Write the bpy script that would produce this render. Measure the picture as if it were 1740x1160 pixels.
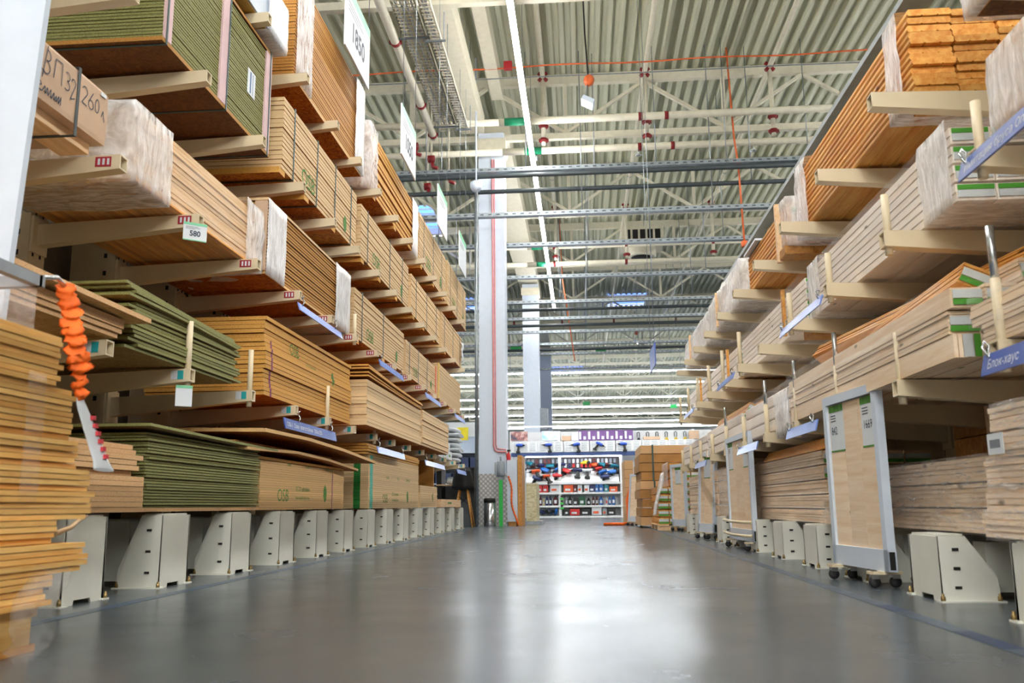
import bpy, bmesh, math, random
from mathutils import Vector, Matrix, noise

S = 1.4                      # metres per layout unit
random.seed(7)
sc = bpy.context.scene
for o in list(bpy.data.objects):
    bpy.data.objects.remove(o)
C = sc.collection

# ------------------------------------------------------------------ camera
FPX, PX, PY = 1500.0, 870.0, 580.0
CAM = Vector((0, 0, 0.28))
_d = Vector(((990 - PX) / FPX, (858 - PY) / FPX, 1)).normalized()      # aisle direction, camera axes
_x = Vector((1, -0.010, 0)); _x = (_x - _d * _x.dot(_d)).normalized()
_z = -_d.cross(_x)
RIGHT, DOWN, FWD = (Vector((_x[i], _d[i], _z[i])) for i in range(3))    # camera axes in the world
cam_data = bpy.data.cameras.new('camera')
cam = bpy.data.objects.new('camera', cam_data); C.objects.link(cam)
cam.matrix_world = Matrix.Translation(CAM * S) @ Matrix((RIGHT, -DOWN, -FWD)).transposed().to_4x4()
cam_data.sensor_width = 36; cam_data.lens = FPX / 1740 * 36
cam_data.clip_start = 0.05; cam_data.clip_end = 300
cam_data.dof.use_dof = True; cam_data.dof.focus_distance = 5.5 * S; cam_data.dof.aperture_fstop = 4.0
sc.camera = cam

# ------------------------------------------------------------------ world, exposure, lights
w = bpy.data.worlds.new('world'); sc.world = w; w.use_nodes = True
w.node_tree.nodes['Background'].inputs[0].default_value = (0.80, 0.88, 1.0, 1)
w.node_tree.nodes['Background'].inputs[1].default_value = 0.55
vs = sc.view_settings
vs.view_transform = 'Standard'; vs.look = 'None'; vs.gamma = 1; vs.use_curve_mapping = False
vs.exposure = 2.85
sc.cycles.max_bounces = 8; sc.cycles.transparent_max_bounces = 12
sc.cycles.sample_clamp_indirect = 6
LAMP = 15.0                  # strength of the strip lights

# ------------------------------------------------------------------ helpers
ORG = {}
class MB:
    """collects polygons in layout units and links them as one mesh object"""
    def __init__(s): s.v = []; s.f = []; s.m = []; s.sm = []
    def add(s, vs_, fs, m=0, smooth=False):
        b = len(s.v); s.v += [tuple(p) for p in vs_]
        for f in fs: s.f.append([b + i for i in f]); s.m.append(m); s.sm.append(smooth)
        return s
    def box(s, x0, x1, y0, y1, z0, z1, m=0):
        return s.hexa([(x0,y0,z0),(x1,y0,z0),(x1,y1,z0),(x0,y1,z0),(x0,y0,z1),(x1,y0,z1),(x1,y1,z1),(x0,y1,z1)], m)
    def hexa(s, p, m=0):
        return s.add(p, [(3,2,1,0),(4,5,6,7),(0,1,5,4),(1,2,6,5),(2,3,7,6),(3,0,4,7)], m)
    def prism(s, poly, axis, a, b, m=0):
        n = len(poly)
        k = {'x': lambda u, v, t: (t, u, v), 'y': lambda u, v, t: (u, t, v), 'z': lambda u, v, t: (u, v, t)}[axis]
        P = [k(u, v, a) for u, v in poly] + [k(u, v, b) for u, v in poly]
        return s.add(P, [list(range(n))[::-1], list(range(n, 2*n))] + [(i, (i+1) % n, n + (i+1) % n, n + i) for i in range(n)], m)
    def loft(s, rings, m=0, caps=True, smooth=False, closed=True):
        n = len(rings[0]); P = [p for r in rings for p in r]; F = []
        for k in range(len(rings) - 1):
            for i in range(n if closed else n - 1):
                j = (i + 1) % n; F.append((k*n+i, k*n+j, (k+1)*n+j, (k+1)*n+i))
        b = len(s.f); s.add(P, F, m, smooth)
        if caps:
            s.f.append([len(s.v) - len(P) + i for i in range(n)][::-1]); s.m.append(m); s.sm.append(False)
            s.f.append([len(s.v) - n + i for i in range(n)]); s.m.append(m); s.sm.append(False)
        return s
    def tube(s, pts, r, n=8, m=0, smooth=True):
        pts = [Vector(p) for p in pts]; rings = []; up = None
        rr = r if isinstance(r, (list, tuple)) else [r] * len(pts)
        for i, p in enumerate(pts):
            t = (pts[min(i+1, len(pts)-1)] - pts[max(i-1, 0)]).normalized()
            a = (Vector((0,0,1)) if abs(t.z) < .9 else Vector((1,0,0))) if up is None else up
            u = (a - t * a.dot(t)).normalized(); up = u; v = t.cross(u)
            rings.append([p + (u * math.cos(k*2*math.pi/n) + v * math.sin(k*2*math.pi/n)) * rr[i] for k in range(n)])
        return s.loft(rings, m, True, smooth)
    def lathe(s, prof, c, n=14, m=0, axis='z', smooth=True):
        rings = []
        for r, h in prof:
            ring = []
            for k in range(n):
                a = k*2*math.pi/n; u, v = r*math.cos(a), r*math.sin(a)
                ring.append({'z': (c[0]+u, c[1]+v, c[2]+h), 'y': (c[0]+u, c[1]+h, c[2]+v), 'x': (c[0]+h, c[1]+u, c[2]+v)}[axis])
            rings.append(ring)
        return s.loft(rings, m, True, smooth)
    def build(s, name, mats, parent=None, org=None, local=False):
        if org is None:
            if local: org = (0, 0, 0)
            elif parent is not None: org = ORG[parent.name]
            else:
                X, Y, Z = zip(*s.v); org = ((min(X)+max(X))/2, (min(Y)+max(Y))/2, min(Z))
        me = bpy.data.meshes.new(name)
        me.from_pydata([((x-org[0])*S, (y-org[1])*S, (z-org[2])*S) for x, y, z in s.v], [], s.f)
        for m in (mats if isinstance(mats, (list, tuple)) else [mats]): me.materials.append(m)
        me.polygons.foreach_set('material_index', s.m); me.polygons.foreach_set('use_smooth', s.sm)
        me.update()
        bm = bmesh.new(); bm.from_mesh(me); bmesh.ops.recalc_face_normals(bm, faces=bm.faces); bm.to_mesh(me); bm.free()
        o = bpy.data.objects.new(name, me); C.objects.link(o)
        if parent is not None: o.parent = parent
        elif not local: o.location = Vector(org) * S
        ORG[o.name] = org if parent is None or local else ORG[parent.name]
        return o
def B(*a): return MB().box(*a)
def tag(o, label, cat, group=None, kind=None):
    if label: o['label'] = label
    if cat: o['category'] = cat
    if group: o['group'] = group
    if kind: o['kind'] = kind
    return o
def thing(name, label, cat, loc, group=None, rot=None):
    o = bpy.data.objects.new(name, None); C.objects.link(o); o.empty_display_size = .1
    o.location = Vector(loc) * S; ORG[o.name] = tuple(loc)
    if rot: o.rotation_euler = rot
    return tag(o, label, cat, group)
def struct(o): o['kind'] = 'structure'; return o
def dup(root, loc=None, label=None, rot=None, scale=None):
    r = root.copy(); C.objects.link(r)
    if loc is not None: r.location = Vector(loc) * S; ORG[r.name] = tuple(loc)
    else: ORG[r.name] = ORG[root.name]
    if rot: r.rotation_euler = rot
    if scale: r.scale = scale
    if label: r['label'] = label
    def kids(a, b):
        for ch in a.children:
            c = ch.copy(); C.objects.link(c); c.parent = b; ORG[c.name] = (0, 0, 0); kids(ch, c)
    kids(root, r)
    return r
ONES = 'zeroth first second third fourth fifth sixth seventh eighth ninth tenth eleventh twelfth thirteenth fourteenth fifteenth sixteenth seventeenth eighteenth nineteenth'.split()
def ordw(n):
    if n < 20: return ONES[n]
    t = ['twent', 'thirt', 'fort', 'fift', 'sixt'][n // 10 - 2]
    return t + 'ieth' if n % 10 == 0 else t + 'y-' + ONES[n % 10]
def text_mesh(s, size, extrude=0.0, bold=0.0):
    cu = bpy.data.curves.new('txt', 'FONT'); cu.body = s; cu.size = size; cu.extrude = extrude; cu.resolution_u = 3; cu.offset = bold*size
    o = bpy.data.objects.new('txt', cu); C.objects.link(o)
    dg = bpy.context.evaluated_depsgraph_get(); me = o.evaluated_get(dg).to_mesh()
    V = [tuple(v.co) for v in me.vertices]; F = [list(p.vertices) for p in me.polygons]
    bpy.data.objects.remove(o); bpy.data.curves.remove(cu)
    return V, F
def text(mb, s, size, o, xd, ud, m=0, squeeze=1.0, center=False, bold=0.0):
    """adds flat lettering to a mesh: o = lower left corner, xd/ud = reading and up directions"""
    V, F = text_mesh(s, size, 0, bold)
    if not V: return mb
    o = Vector(o); xd = Vector(xd); ud = Vector(ud)
    cx = (min(v[0] for v in V) + max(v[0] for v in V)) / 2 if center else 0
    return mb.add([o + xd * (v[0] - cx) * squeeze + ud * v[1] for v in V], F, m)

# ------------------------------------------------------------------ materials
def srgb(r, g, b): return tuple(((c/255)/12.92 if c/255 <= .04045 else ((c/255+.055)/1.055)**2.4) for c in (r, g, b)) + (1,)
def base(name, col=None, rough=.5, metal=0, spec=.5):
    m = bpy.data.materials.new(name); m.use_nodes = True; nt = m.node_tree; b = nt.nodes['Principled BSDF']
    if col: b.inputs['Base Color'].default_value = col
    b.inputs['Roughness'].default_value = rough; b.inputs['Metallic'].default_value = metal
    b.inputs['Specular IOR Level'].default_value = spec
    return m, nt, b
def nd(nt, t, **k):
    n = nt.nodes.new(t)
    for a, v in k.items():
        if a.startswith('i_'):
            key = a[2:]; key = int(key) if key.isdigit() else key.replace('_', ' ')
            n.inputs[key].default_value = v
        else: setattr(n, a, v)
    return n
def coords(nt, scale=(1,1,1), rand=True):
    tc = nd(nt, 'ShaderNodeTexCoord'); mp = nd(nt, 'ShaderNodeMapping'); mp.inputs['Scale'].default_value = scale
    nt.links.new(tc.outputs['Object'], mp.inputs['Vector'])
    if rand:
        oi = nd(nt, 'ShaderNodeObjectInfo'); mu = nd(nt, 'ShaderNodeMath', operation='MULTIPLY'); mu.inputs[1].default_value = 37.0
        nt.links.new(oi.outputs['Random'], mu.inputs[0]); nt.links.new(mu.outputs[0], mp.inputs['Location'])
    return mp.outputs['Vector']
def ramp(nt, fac, stops):
    r = nd(nt, 'ShaderNodeValToRGB'); nt.links.new(fac, r.inputs[0])
    el = r.color_ramp.elements
    while len(el) < len(stops): el.new(.5)
    for e, (p, c) in zip(el, stops): e.position = p; e.color = c
    return r.outputs[0]
def mixc(nt, a, b, fac, mode='MIX'):
    x = nd(nt, 'ShaderNodeMix', data_type='RGBA', blend_type=mode)
    for s, v in ((x.inputs['Factor'], fac), (x.inputs[6], a), (x.inputs[7], b)):
        if hasattr(v, 'links'): nt.links.new(v, s)
        else: s.default_value = v
    return x.outputs[2]
def noise_t(nt, vec, scale, detail=4, rough=.55, dist=0):
    n = nd(nt, 'ShaderNodeTexNoise'); n.inputs['Scale'].default_value = scale; n.inputs['Detail'].default_value = detail
    n.inputs['Roughness'].default_value = rough; n.inputs['Distortion'].default_value = dist
    nt.links.new(vec, n.inputs['Vector']); return n.outputs[0]
def bump(nt, b, h, strength=.3, dist=.01):
    n = nd(nt, 'ShaderNodeBump'); n.inputs['Strength'].default_value = strength; n.inputs['Distance'].default_value = dist
    nt.links.new(h, n.inputs['Height']); nt.links.new(n.outputs[0], b.inputs['Normal'])
def plain(name, rgb, rough=.5, metal=0, var=.06, scale=9, spec=.5):
    m, nt, b = base(name, None, rough, metal, spec)
    c = srgb(*rgb); n = noise_t(nt, coords(nt, (1,1,1)), scale)
    d = tuple(x*(1-var*2.5) for x in c[:3]) + (1,); e = tuple(min(1, x*(1+var)) for x in c[:3]) + (1,)
    nt.links.new(ramp(nt, n, [(.3, d), (.65, e)]), b.inputs['Base Color'])
    return m
def wood(name, light, dark, stretch=(9, .55, 9), scale=3.0, rough=.55, knots=True, var=.25, streak=.6):
    m, nt, b = base(name, None, rough, 0, .35)
    v = coords(nt, stretch); n1 = noise_t(nt, v, scale, 6, .6, .4); n2 = noise_t(nt, v, scale*7, 2, .5)
    c = ramp(nt, n1, [(.32, srgb(*dark)), (.62, srgb(*light))])
    c = mixc(nt, c, mixc(nt, c, srgb(*dark), streak), ramp(nt, n2, [(.5, (0,0,0,1)), (.75, (1,1,1,1))]))
    if knots:
        kv = coords(nt, (3.0, 1.1, 3.0)); vo = nd(nt, 'ShaderNodeTexVoronoi'); vo.inputs['Scale'].default_value = 2.2; nt.links.new(kv, vo.inputs['Vector'])
        k = ramp(nt, vo.outputs['Distance'], [(.03, (1,1,1,1)), (.085, (0,0,0,1))])
        c = mixc(nt, c, tuple(x*.33 for x in srgb(*dark)[:3]) + (1,), k)
    oi = nd(nt, 'ShaderNodeObjectInfo'); h = nd(nt, 'ShaderNodeHueSaturation')
    mr = nd(nt, 'ShaderNodeMapRange'); mr.inputs[3].default_value = 1 - var; mr.inputs[4].default_value = 1 + var*.45
    nt.links.new(oi.outputs['Random'], mr.inputs[0]); nt.links.new(mr.outputs[0], h.inputs['Value']); nt.links.new(c, h.inputs['Color'])
    nt.links.new(h.outputs[0], b.inputs['Base Color']); bump(nt, b, n2, .15, .004)
    return m
def board(name, edge, edge2, face, face2, lines=0.0, var=.12):
    """sheet material: layered edge on the sides, chip pattern on the flat faces"""
    m, nt, b = base(name, None, .62, 0, .3)
    v = coords(nt, (1, 1, 1)); fine = noise_t(nt, coords(nt, (30, 30, 60)), 5, 3, .6)
    ec = ramp(nt, fine, [(.3, srgb(*edge2)), (.62, srgb(*edge))])
    vo = nd(nt, 'ShaderNodeTexVoronoi'); vo.inputs['Scale'].default_value = 20
    wp = nd(nt, 'ShaderNodeVectorMath', operation='ADD'); nz = nd(nt, 'ShaderNodeTexNoise'); nz.inputs['Scale'].default_value = 6
    nt.links.new(v, nz.inputs['Vector']); nt.links.new(v, wp.inputs[0]); nt.links.new(nz.outputs['Color'], wp.inputs[1])
    st = nd(nt, 'ShaderNodeMapping'); st.inputs['Scale'].default_value = (.45, 1.6, 1); nt.links.new(wp.outputs[0], st.inputs[0]); nt.links.new(st.outputs[0], vo.inputs['Vector'])
    sep = nd(nt, 'ShaderNodeSeparateColor'); nt.links.new(vo.outputs['Color'], sep.inputs[0])
    fc = ramp(nt, sep.outputs[0], [(.1, srgb(*face2)), (.9, srgb(*face))])
    g = nd(nt, 'ShaderNodeNewGeometry'); sx = nd(nt, 'ShaderNodeSeparateXYZ'); nt.links.new(g.outputs['Normal'], sx.inputs[0])
    ab = nd(nt, 'ShaderNodeMath', operation='ABSOLUTE'); nt.links.new(sx.outputs[2], ab.inputs[0])
    gt = nd(nt, 'ShaderNodeMath', operation='GREATER_THAN'); gt.inputs[1].default_value = .7; nt.links.new(ab.outputs[0], gt.inputs[0])
    c = mixc(nt, ec, fc, gt.outputs[0])
    oi = nd(nt, 'ShaderNodeObjectInfo'); h = nd(nt, 'ShaderNodeHueSaturation')
    mr = nd(nt, 'ShaderNodeMapRange'); mr.inputs[3].default_value = 1 - var; mr.inputs[4].default_value = 1 + var*.4
    nt.links.new(oi.outputs['Random'], mr.inputs[0]); nt.links.new(mr.outputs[0], h.inputs['Value']); nt.links.new(c, h.inputs['Color'])
    nt.links.new(h.outputs[0], b.inputs['Base Color']); bump(nt, b, fine, .25, .004)
    return m
def film(name, tint=(235, 238, 245), lo=.12, hi=.62, rough=.16, sc_=(3, 10, 2.2), bs=.5):
    m, nt, b = base(name, srgb(*tint), rough, 0, .6)
    v = coords(nt, sc_); n = noise_t(nt, v, 3.0, 4, .55, .8); n2 = noise_t(nt, coords(nt, tuple(q*1.4 for q in sc_)), 3, 3, .5, 1.0)
    fac = ramp(nt, n, [(.35, (lo,)*3 + (1,)), (.68, (hi,)*3 + (1,))])
    tr = nd(nt, 'ShaderNodeBsdfTransparent'); tr.inputs[0].default_value = (1, 1, 1, 1); mx = nd(nt, 'ShaderNodeMixShader')
    nt.links.new(fac, mx.inputs[0]); nt.links.new(tr.outputs[0], mx.inputs[1]); nt.links.new(b.outputs[0], mx.inputs[2])
    nt.links.new(mx.outputs[0], nt.nodes['Material Output'].inputs['Surface']); bump(nt, b, n2, bs, .02)
    return m
def emit(name, col, s):
    m = bpy.data.materials.new(name); m.use_nodes = True; nt = m.node_tree; nt.nodes.clear()
    e = nd(nt, 'ShaderNodeEmission'); e.inputs[0].default_value = col; e.inputs[1].default_value = s
    o = nd(nt, 'ShaderNodeOutputMaterial'); nt.links.new(e.outputs[0], o.inputs[0]); return m

m_cream = plain('cream_paint', (218, 202, 170), .42, 0, .03, 3)
m_foot = plain('foot_paint', (224, 224, 214), .42, 0, .03, 3)
m_dark = plain('dark_gap', (22, 20, 18), .8)
m_white = plain('white_paint', (206, 217, 232), .5, 0, .015)
m_roofsteel = plain('roof_steel_paint', (222, 216, 196), .5, 0, .03)
m_galv = plain('galvanised_steel', (150, 158, 164), .35, .7, .1, 14)
m_steel = plain('bright_steel', (200, 204, 208), .22, .9, .05, 20)
m_darkpipe = plain('dark_pipe', (62, 70, 74), .5)
m_black = plain('black_plastic', (20, 20, 22), .45)
m_blackrub = plain('black_rubber', (28, 28, 30), .7)
m_red = plain('dark_red_coupling', (132, 18, 24), .45)
m_orange = plain('orange_fabric', (250, 108, 22), .7, 0, .12, 20)
m_orangec = plain('orange_cable', (226, 106, 52), .5)
m_greenp = plain('green_marker', (22, 140, 98), .5)
m_greentxt = plain('green_print', (84, 142, 58), .7, 0, .2, 30)
m_teal = plain('teal_sticker', (32, 160, 164), .5)
m_tealp = plain('teal_paint', (92, 200, 178), .6, 0, .1, 30)
m_greenpt = plain('green_paint_stripe', (28, 124, 44), .6, 0, .12, 30)
m_purple = plain('purple_paint', (140, 60, 110), .6, 0, .15, 40)
m_redst = plain('red_sticker', (160, 36, 52), .5)
m_bluest = plain('blue_sticker', (70, 116, 170), .5)
m_blue = plain('blue_sign', (52, 84, 168), .4)
m_bluel = plain('pale_blue_sign', (120, 150, 226), .3)
m_paper = plain('white_paper', (216, 222, 228), .5, 0, .01)
m_mint = plain('mint_band', (124, 204, 160), .5)
m_ink = plain('dark_ink', (58, 66, 84), .6)
m_grey = plain('grey_paint', (140, 148, 156), .5)
m_rail = plain('rail_grey', (112, 120, 122), .5)
m_pink = plain('pink_card', (222, 190, 194), .7, 0, .03)
m_card = plain('carton', (206, 174, 146), .75, 0, .05, 4)
m_brown = plain('brown_card', (176, 128, 70), .75, 0, .07, 5)
m_pet = plain('dark_strap', (46, 78, 78), .4)
m_wpet = plain('white_strap', (226, 230, 226), .4)
m_labelg = plain('green_label', (78, 156, 52), .45)
m_labelw = plain('grey_white_label', (206, 212, 214), .45)
m_osb = board('osb', (230, 191, 132), (208, 162, 102), (206, 126, 44), (150, 76, 18))
m_osby = board('osb_rough', (230, 178, 94), (200, 138, 58), (206, 126, 44), (150, 76, 18))
m_osbw = board('osb_pale', (238, 208, 162), (222, 184, 132), (206, 132, 52), (150, 76, 18))
m_mdf = board('green_board', (158, 158, 100), (98, 102, 54), (164, 142, 96), (132, 108, 66))
m_mdfpack = board('brown_fibre_board', (200, 146, 74), (164, 108, 44), (122, 74, 34), (96, 56, 28))
m_ply = board('pale_board', (230, 190, 142), (204, 154, 102), (214, 176, 116), (190, 146, 86))
m_pine = wood('orange_pine', (240, 182, 98), (212, 134, 52))
m_piney = wood('yellow_pine', (246, 200, 122), (224, 164, 82), var=.2)
m_pinep = wood('pale_pine', (248, 216, 176), (230, 186, 134), var=.18)
m_pinew = wood('planed_pine', (253, 244, 234), (244, 226, 208), var=.08, streak=.25)
m_pinel = wood('light_pine', (251, 230, 204), (236, 204, 166), var=.12, streak=.35)
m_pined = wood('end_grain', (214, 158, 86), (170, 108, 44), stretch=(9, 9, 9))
m_yel = wood('yellow_plank', (226, 186, 92), (196, 146, 52))
m_film = film('stretch_film', (250, 250, 252), .32, .80, .2)
m_filmw = film('white_stretch_film', (246, 248, 252), .6, .95, .25)
m_filmc = film('clear_shrink_film', (250, 248, 246), .03, .15, .25, (8, .9, 8), .05)
m_filmb = film('bundle_film', (246, 242, 240), .03, .42, .10, (14, 1.8, 14), .5)
# ------------------------------------------------------------------ the hall
XW, Y0, Y1, ZD = 14.0, -24.0, 72.0, 7.1
def floor_material():
    m, nt, b = base('polished_concrete', None, .3, 0, .5)
    tc = nd(nt, 'ShaderNodeTexCoord').outputs['Object']
    n1 = noise_t(nt, tc, .55, 5, .55, .3); n2 = noise_t(nt, tc, 2.2, 8, .62, .2); n3 = noise_t(nt, tc, 60, 2, .5)
    c = ramp(nt, n1, [(.28, srgb(58, 70, 80)), (.72, srgb(88, 98, 106))])
    c = mixc(nt, c, ramp(nt, n2, [(.28, srgb(50, 60, 66)), (.72, srgb(98, 104, 108))]), .4)
    c = mixc(nt, c, ramp(nt, n3, [(.4, srgb(70, 74, 76)), (.6, srgb(106, 110, 112))]), .15)
    nt.links.new(c, b.inputs['Base Color'])
    mp = nd(nt, 'ShaderNodeMapping'); mp.inputs['Scale'].default_value = (1, .8, 1); nt.links.new(tc, mp.inputs[0])
    r = ramp(nt, noise_t(nt, mp.outputs[0], 1.6, 6, .65), [(.2, (.19,)*3 + (1,)), (.8, (.31,)*3 + (1,))])
    nt.links.new(r, b.inputs['Roughness']); bump(nt, b, n1, .03, .004)
    return m
struct(B(-XW, XW, Y0, Y1, -.1, 0).build('floor', floor_material(), org=(0, 0, 0)))
m_stripe = plain('faded_blue_stripe', (74, 90, 106), .35, 0, .2, 6)
m_striped = plain('dark_blue_stripe', (44, 62, 92), .4, 0, .1, 8)
for x, nm in ((-1.39, 'trim_1'), (.82, 'trim_2')):
    mb = B(x-.022, x+.022, .6, 12.0, 0, .0012)
    if x > 0: mb.box(x-.021, x+.021, 1.84, 2.08, 0, .0016, 1).box(x-.021, x+.021, 2.46, 2.60, 0, .0016, 1)
    struct(mb.build(nm, [m_stripe, m_striped], org=(x, 0, 0)))
# corrugated roof deck, ribs along the aisle
m_deck, _nt, _b = base('roof_deck', None, .5)
_v = _nt.nodes.new('ShaderNodeTexCoord').outputs['Object']
_mp = nd(_nt, 'ShaderNodeMapping'); _mp.inputs['Scale'].default_value = (3, .12, 1); _nt.links.new(_v, _mp.inputs[0])
_nt.links.new(ramp(_nt, noise_t(_nt, _mp.outputs[0], 1.2, 4), [(.3, srgb(186, 188, 164)), (.7, srgb(212, 212, 190))]), _b.inputs['Base Color'])
mb = MB(); P = .175; prof = []
HOLES = [(-4.3, -3.3, 19.3, 21.6), (1.0, 2.3, 28.6, 30.4), (-4.6, -3.4, 28.6, 30.4), (-1.6, .2, 44, 46.5)]
x = -XW
while x < XW:
    prof += [(x, ZD), (x + .06, ZD), (x + .085, ZD + .075), (x + .15, ZD + .075)]; x += P
prof.append((x, ZD))
cuts = sorted({Y0, Y1} | {h for H in HOLES for h in H[2:]})
for a, b_ in zip(cuts, cuts[1:]):
    for (xa, za), (xb, zb) in zip(prof, prof[1:]):
        if any(H[0] <= (xa + xb)/2 <= H[1] and H[2] <= (a + b_)/2 <= H[3] for H in HOLES): continue
        mb.add([(xa, a, za), (xb, a, zb), (xb, b_, zb), (xa, b_, za)], [(0, 1, 2, 3)])
struct(mb.build('ceiling', m_deck, org=(0, 0, ZD)))
m_sky = emit('blue_daylight', (.06, .16, .75, 1), .9)
for i, H in enumerate(HOLES):
    struct(B(H[0]-.05, H[1]+.05, H[2]-.05, H[3]+.05, ZD+.12, ZD+.14).build('window_%d' % (i+1), m_sky))
    f = MB()
    n = 7
    for k in range(n + 1): yy = H[2] + (H[3]-H[2])*k/n; f.box(H[0], H[1], yy-.015, yy+.015, ZD+.04, ZD+.08)
    struct(f.build('trim_%d' % (i+3), m_roofsteel))
m_wall = plain('hall_wall', (206, 210, 208), .7)
struct(B(-XW, XW, Y1, Y1+.1, 0, ZD+.2).build('wall_back', m_wall))
struct(B(-XW-.1, -XW, Y0, Y1, 0, ZD+.2).build('wall_left', m_wall))
struct(B(XW, XW+.1, Y0, Y1, 0, ZD+.2).build('wall_right', m_wall))
struct(B(-XW, XW, Y0-.1, Y0, 0, ZD+.2).build('wall_front', m_wall))

# strip lights
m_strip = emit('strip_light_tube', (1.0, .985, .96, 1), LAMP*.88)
m_addfront = emit('added_front_tube', (1.0, .985, .96, 1), LAMP*1.25)  # glow of the added strips behind the camera
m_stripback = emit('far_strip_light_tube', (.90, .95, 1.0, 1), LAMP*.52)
def strip(a, b_, label, group=None, wd=.033):
    a, b_ = Vector(a), Vector(b_); t = thing('strip_light', label, 'light', (a + b_)/2, group)
    if abs(a.x - b_.x) < .01:
        B(a.x-wd, a.x+wd, a.y, b_.y, a.z-.02, a.z+.012).build('diffuser', m_strip, t)
        B(a.x-.03, a.x+.03, a.y, b_.y, a.z+.0125, a.z+.06).build('housing', m_white, t)
        mb = MB()
        for k in range(int((b_.y-a.y)/1.9)): mb.tube([(a.x, a.y+.6+k*1.9, a.z+.06), (a.x, a.y+.6+k*1.9, ZD-.004)], .004, 5)
        mb.build('suspension_wire', m_galv, t)
    else:
        B(a.x, b_.x, a.y-wd, a.y+wd, a.z-.03, a.z+.012).build('diffuser', m_stripback if a.y > 0 else m_addfront, t)
        B(a.x, b_.x, a.y-.03, a.y+.03, a.z+.0125, a.z+.06).build('housing', m_white, t)
        for x in (-8, -4, 0, 4, 8): MB().tube([(x, a.y, a.z+.06), (x, a.y, ZD-.004)], .006, 5).build('suspension_wire', m_galv, t)
    return t
strip((-.635, -1.5, 5.5), (-.635, 23.3, 5.5), 'long white strip light running lengthwise above the open aisle')
strip((-6.6, -6, 5.5), (-6.6, 24, 5.5), 'added unseen strip light for the roof deck, behind the panel rack')  # hidden lamp added to light the roof deck
strip((5.4, -6, 5.5), (5.4, 24, 5.5), 'added unseen strip light for the roof deck, behind the timber rack')  # second hidden lamp, added for the deck on this side
for i, y in enumerate((-4.0, -7.5, -11.0, -14.5)):  # unseen rows behind the camera, added to brighten the rack faces
    strip((-9.5, y, 5.5), (9.5, y, 5.5), 'added unseen strip light over the open hall before the aisle, %s from the aisle mouth' % ordw(i+1), 'added strip lights of the front hall')
for i, y in enumerate((35.0, 38.5, 43.7, 47.7, 51.8, 56.3, 60.6)):
    strip((-9.5, y, 5.5), (9.5, y, 5.5), ordw(i+1) + ' crosswise strip light beyond the tool shelf, counted from the aisle', 'crosswise strip lights')

# roof trusses
def truss_proto(y):
    t = thing('roof_truss', 'x', 'truss', (0, y, 6.0), 'roof trusses')
    B(-7.6, 7.6, y-.05, y+.05, 6.93, 7.09).build('top_chord', m_roofsteel, t)
    B(-7.6, 7.6, y-.045, y+.045, 6.0, 6.10).build('bottom_chord', m_roofsteel, t)
    web = []
    dg = None; ps = None
    for k in range(-3, 4):
        xb = -.12 + k*2.49
        if abs(xb) > 7.6: continue
        if ps is None:
            ps = MB().box(-.03, .03, y-.03, y+.03, 6.10, 6.93).build('web_post', m_roofsteel, t)
            ps.location.x = xb*S
        else: c = ps.copy(); C.objects.link(c); c.location.x = xb*S
        for sg in (1, -1):
            if abs(xb + sg*1.245) > 7.6: continue
            if dg is None:
                dg = MB().hexa([(-.05, y-.03, 6.10), (.04, y-.03, 6.10), (.04, y+.03, 6.10), (-.05, y+.03, 6.10),
                                (1.2, y-.03, 6.93), (1.29, y-.03, 6.93), (1.29, y+.03, 6.93), (1.2, y+.03, 6.93)]).build('web_diagonal', m_roofsteel, t)
                c = dg
            else: c = dg.copy(); C.objects.link(c)
            c.location.x = xb*S; c.scale.x = sg
    return t
TY = [5.5, 9.3, 13.25, 17.1, 20.9, 24.8, 28.7, 32.6, 36.5, 40.4, 44.3, 48.2, 52.1, 56, 60, 64]
tr0 = truss_proto(TY[0]); tr0['label'] = 'cream steel roof truss over the carton, before all other trusses'
for i, y in enumerate(TY[1:]):
    dup(tr0, (0, y, 6.0), 'cream steel roof truss, ' + (['second in the row from the carton', 'third in the row, above the plated column'][i] if i < 2 else ordw(i-1) + ' behind the plated column'))
# lengthwise girders over the columns
for xa, xb, za, zb, ye, lb in ((-1.66, -1.40, 6.05, 6.35, 13.0, 'wide cream box girder running lengthwise to the plated column'), (-1.28, -1.10, 6.6, 6.9, 13.0, 'narrow cream girder under the deck beside the box girder')):
    o = B(xa, xb, -9, ye, za, zb).build('roof_girder', m_roofsteel); tag(o, lb, 'girder')
o = B(-1.56, -1.05, 13.5, 33, 6.11, 6.4).build('roof_girder', m_roofsteel); tag(o, 'cream box girder over the two columns behind the plated one', 'girder')

# building columns
m_plate, _nt, _b = base('tread_plate', srgb(150, 152, 154), .45, .4)
_ck = nd(_nt, 'ShaderNodeTexVoronoi'); _ck.inputs['Scale'].default_value = 15; _ck.inputs['Randomness'].default_value = 0
_mp = nd(_nt, 'ShaderNodeMapping'); _mp.inputs['Rotation'].default_value = (0, .785, 0); _nt.links.new(coords(_nt, (1, .01, 1), False), _mp.inputs[0]); _nt.links.new(_mp.outputs[0], _ck.inputs['Vector'])
_nt.links.new(ramp(_nt, _ck.outputs['Distance'], [(.25, srgb(206, 204, 200)), (.5, srgb(160, 158, 158))]), _b.inputs['Base Color'])
bump(_nt, _b, _ck.outputs['Distance'], .6, .01)
def pillar(x0, x1, y0, y1, nm, plated):
    t = thing(nm, None, None, ((x0+x1)/2, (y0+y1)/2, 0)); t['kind'] = 'structure'
    B(x0, x1, y0, y1, 0, 6.05).build('shaft', m_white, t)
    B(x0-.03, x1+.03, y0-.03, y1+.03, 5.75, 5.95).build('capital', m_roofsteel, t)
    if plated:
        B(x0-.012, x1+.012, y0-.012, y1+.012, 0, .745).build('plate_cladding', m_plate, t)
    return t
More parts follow.
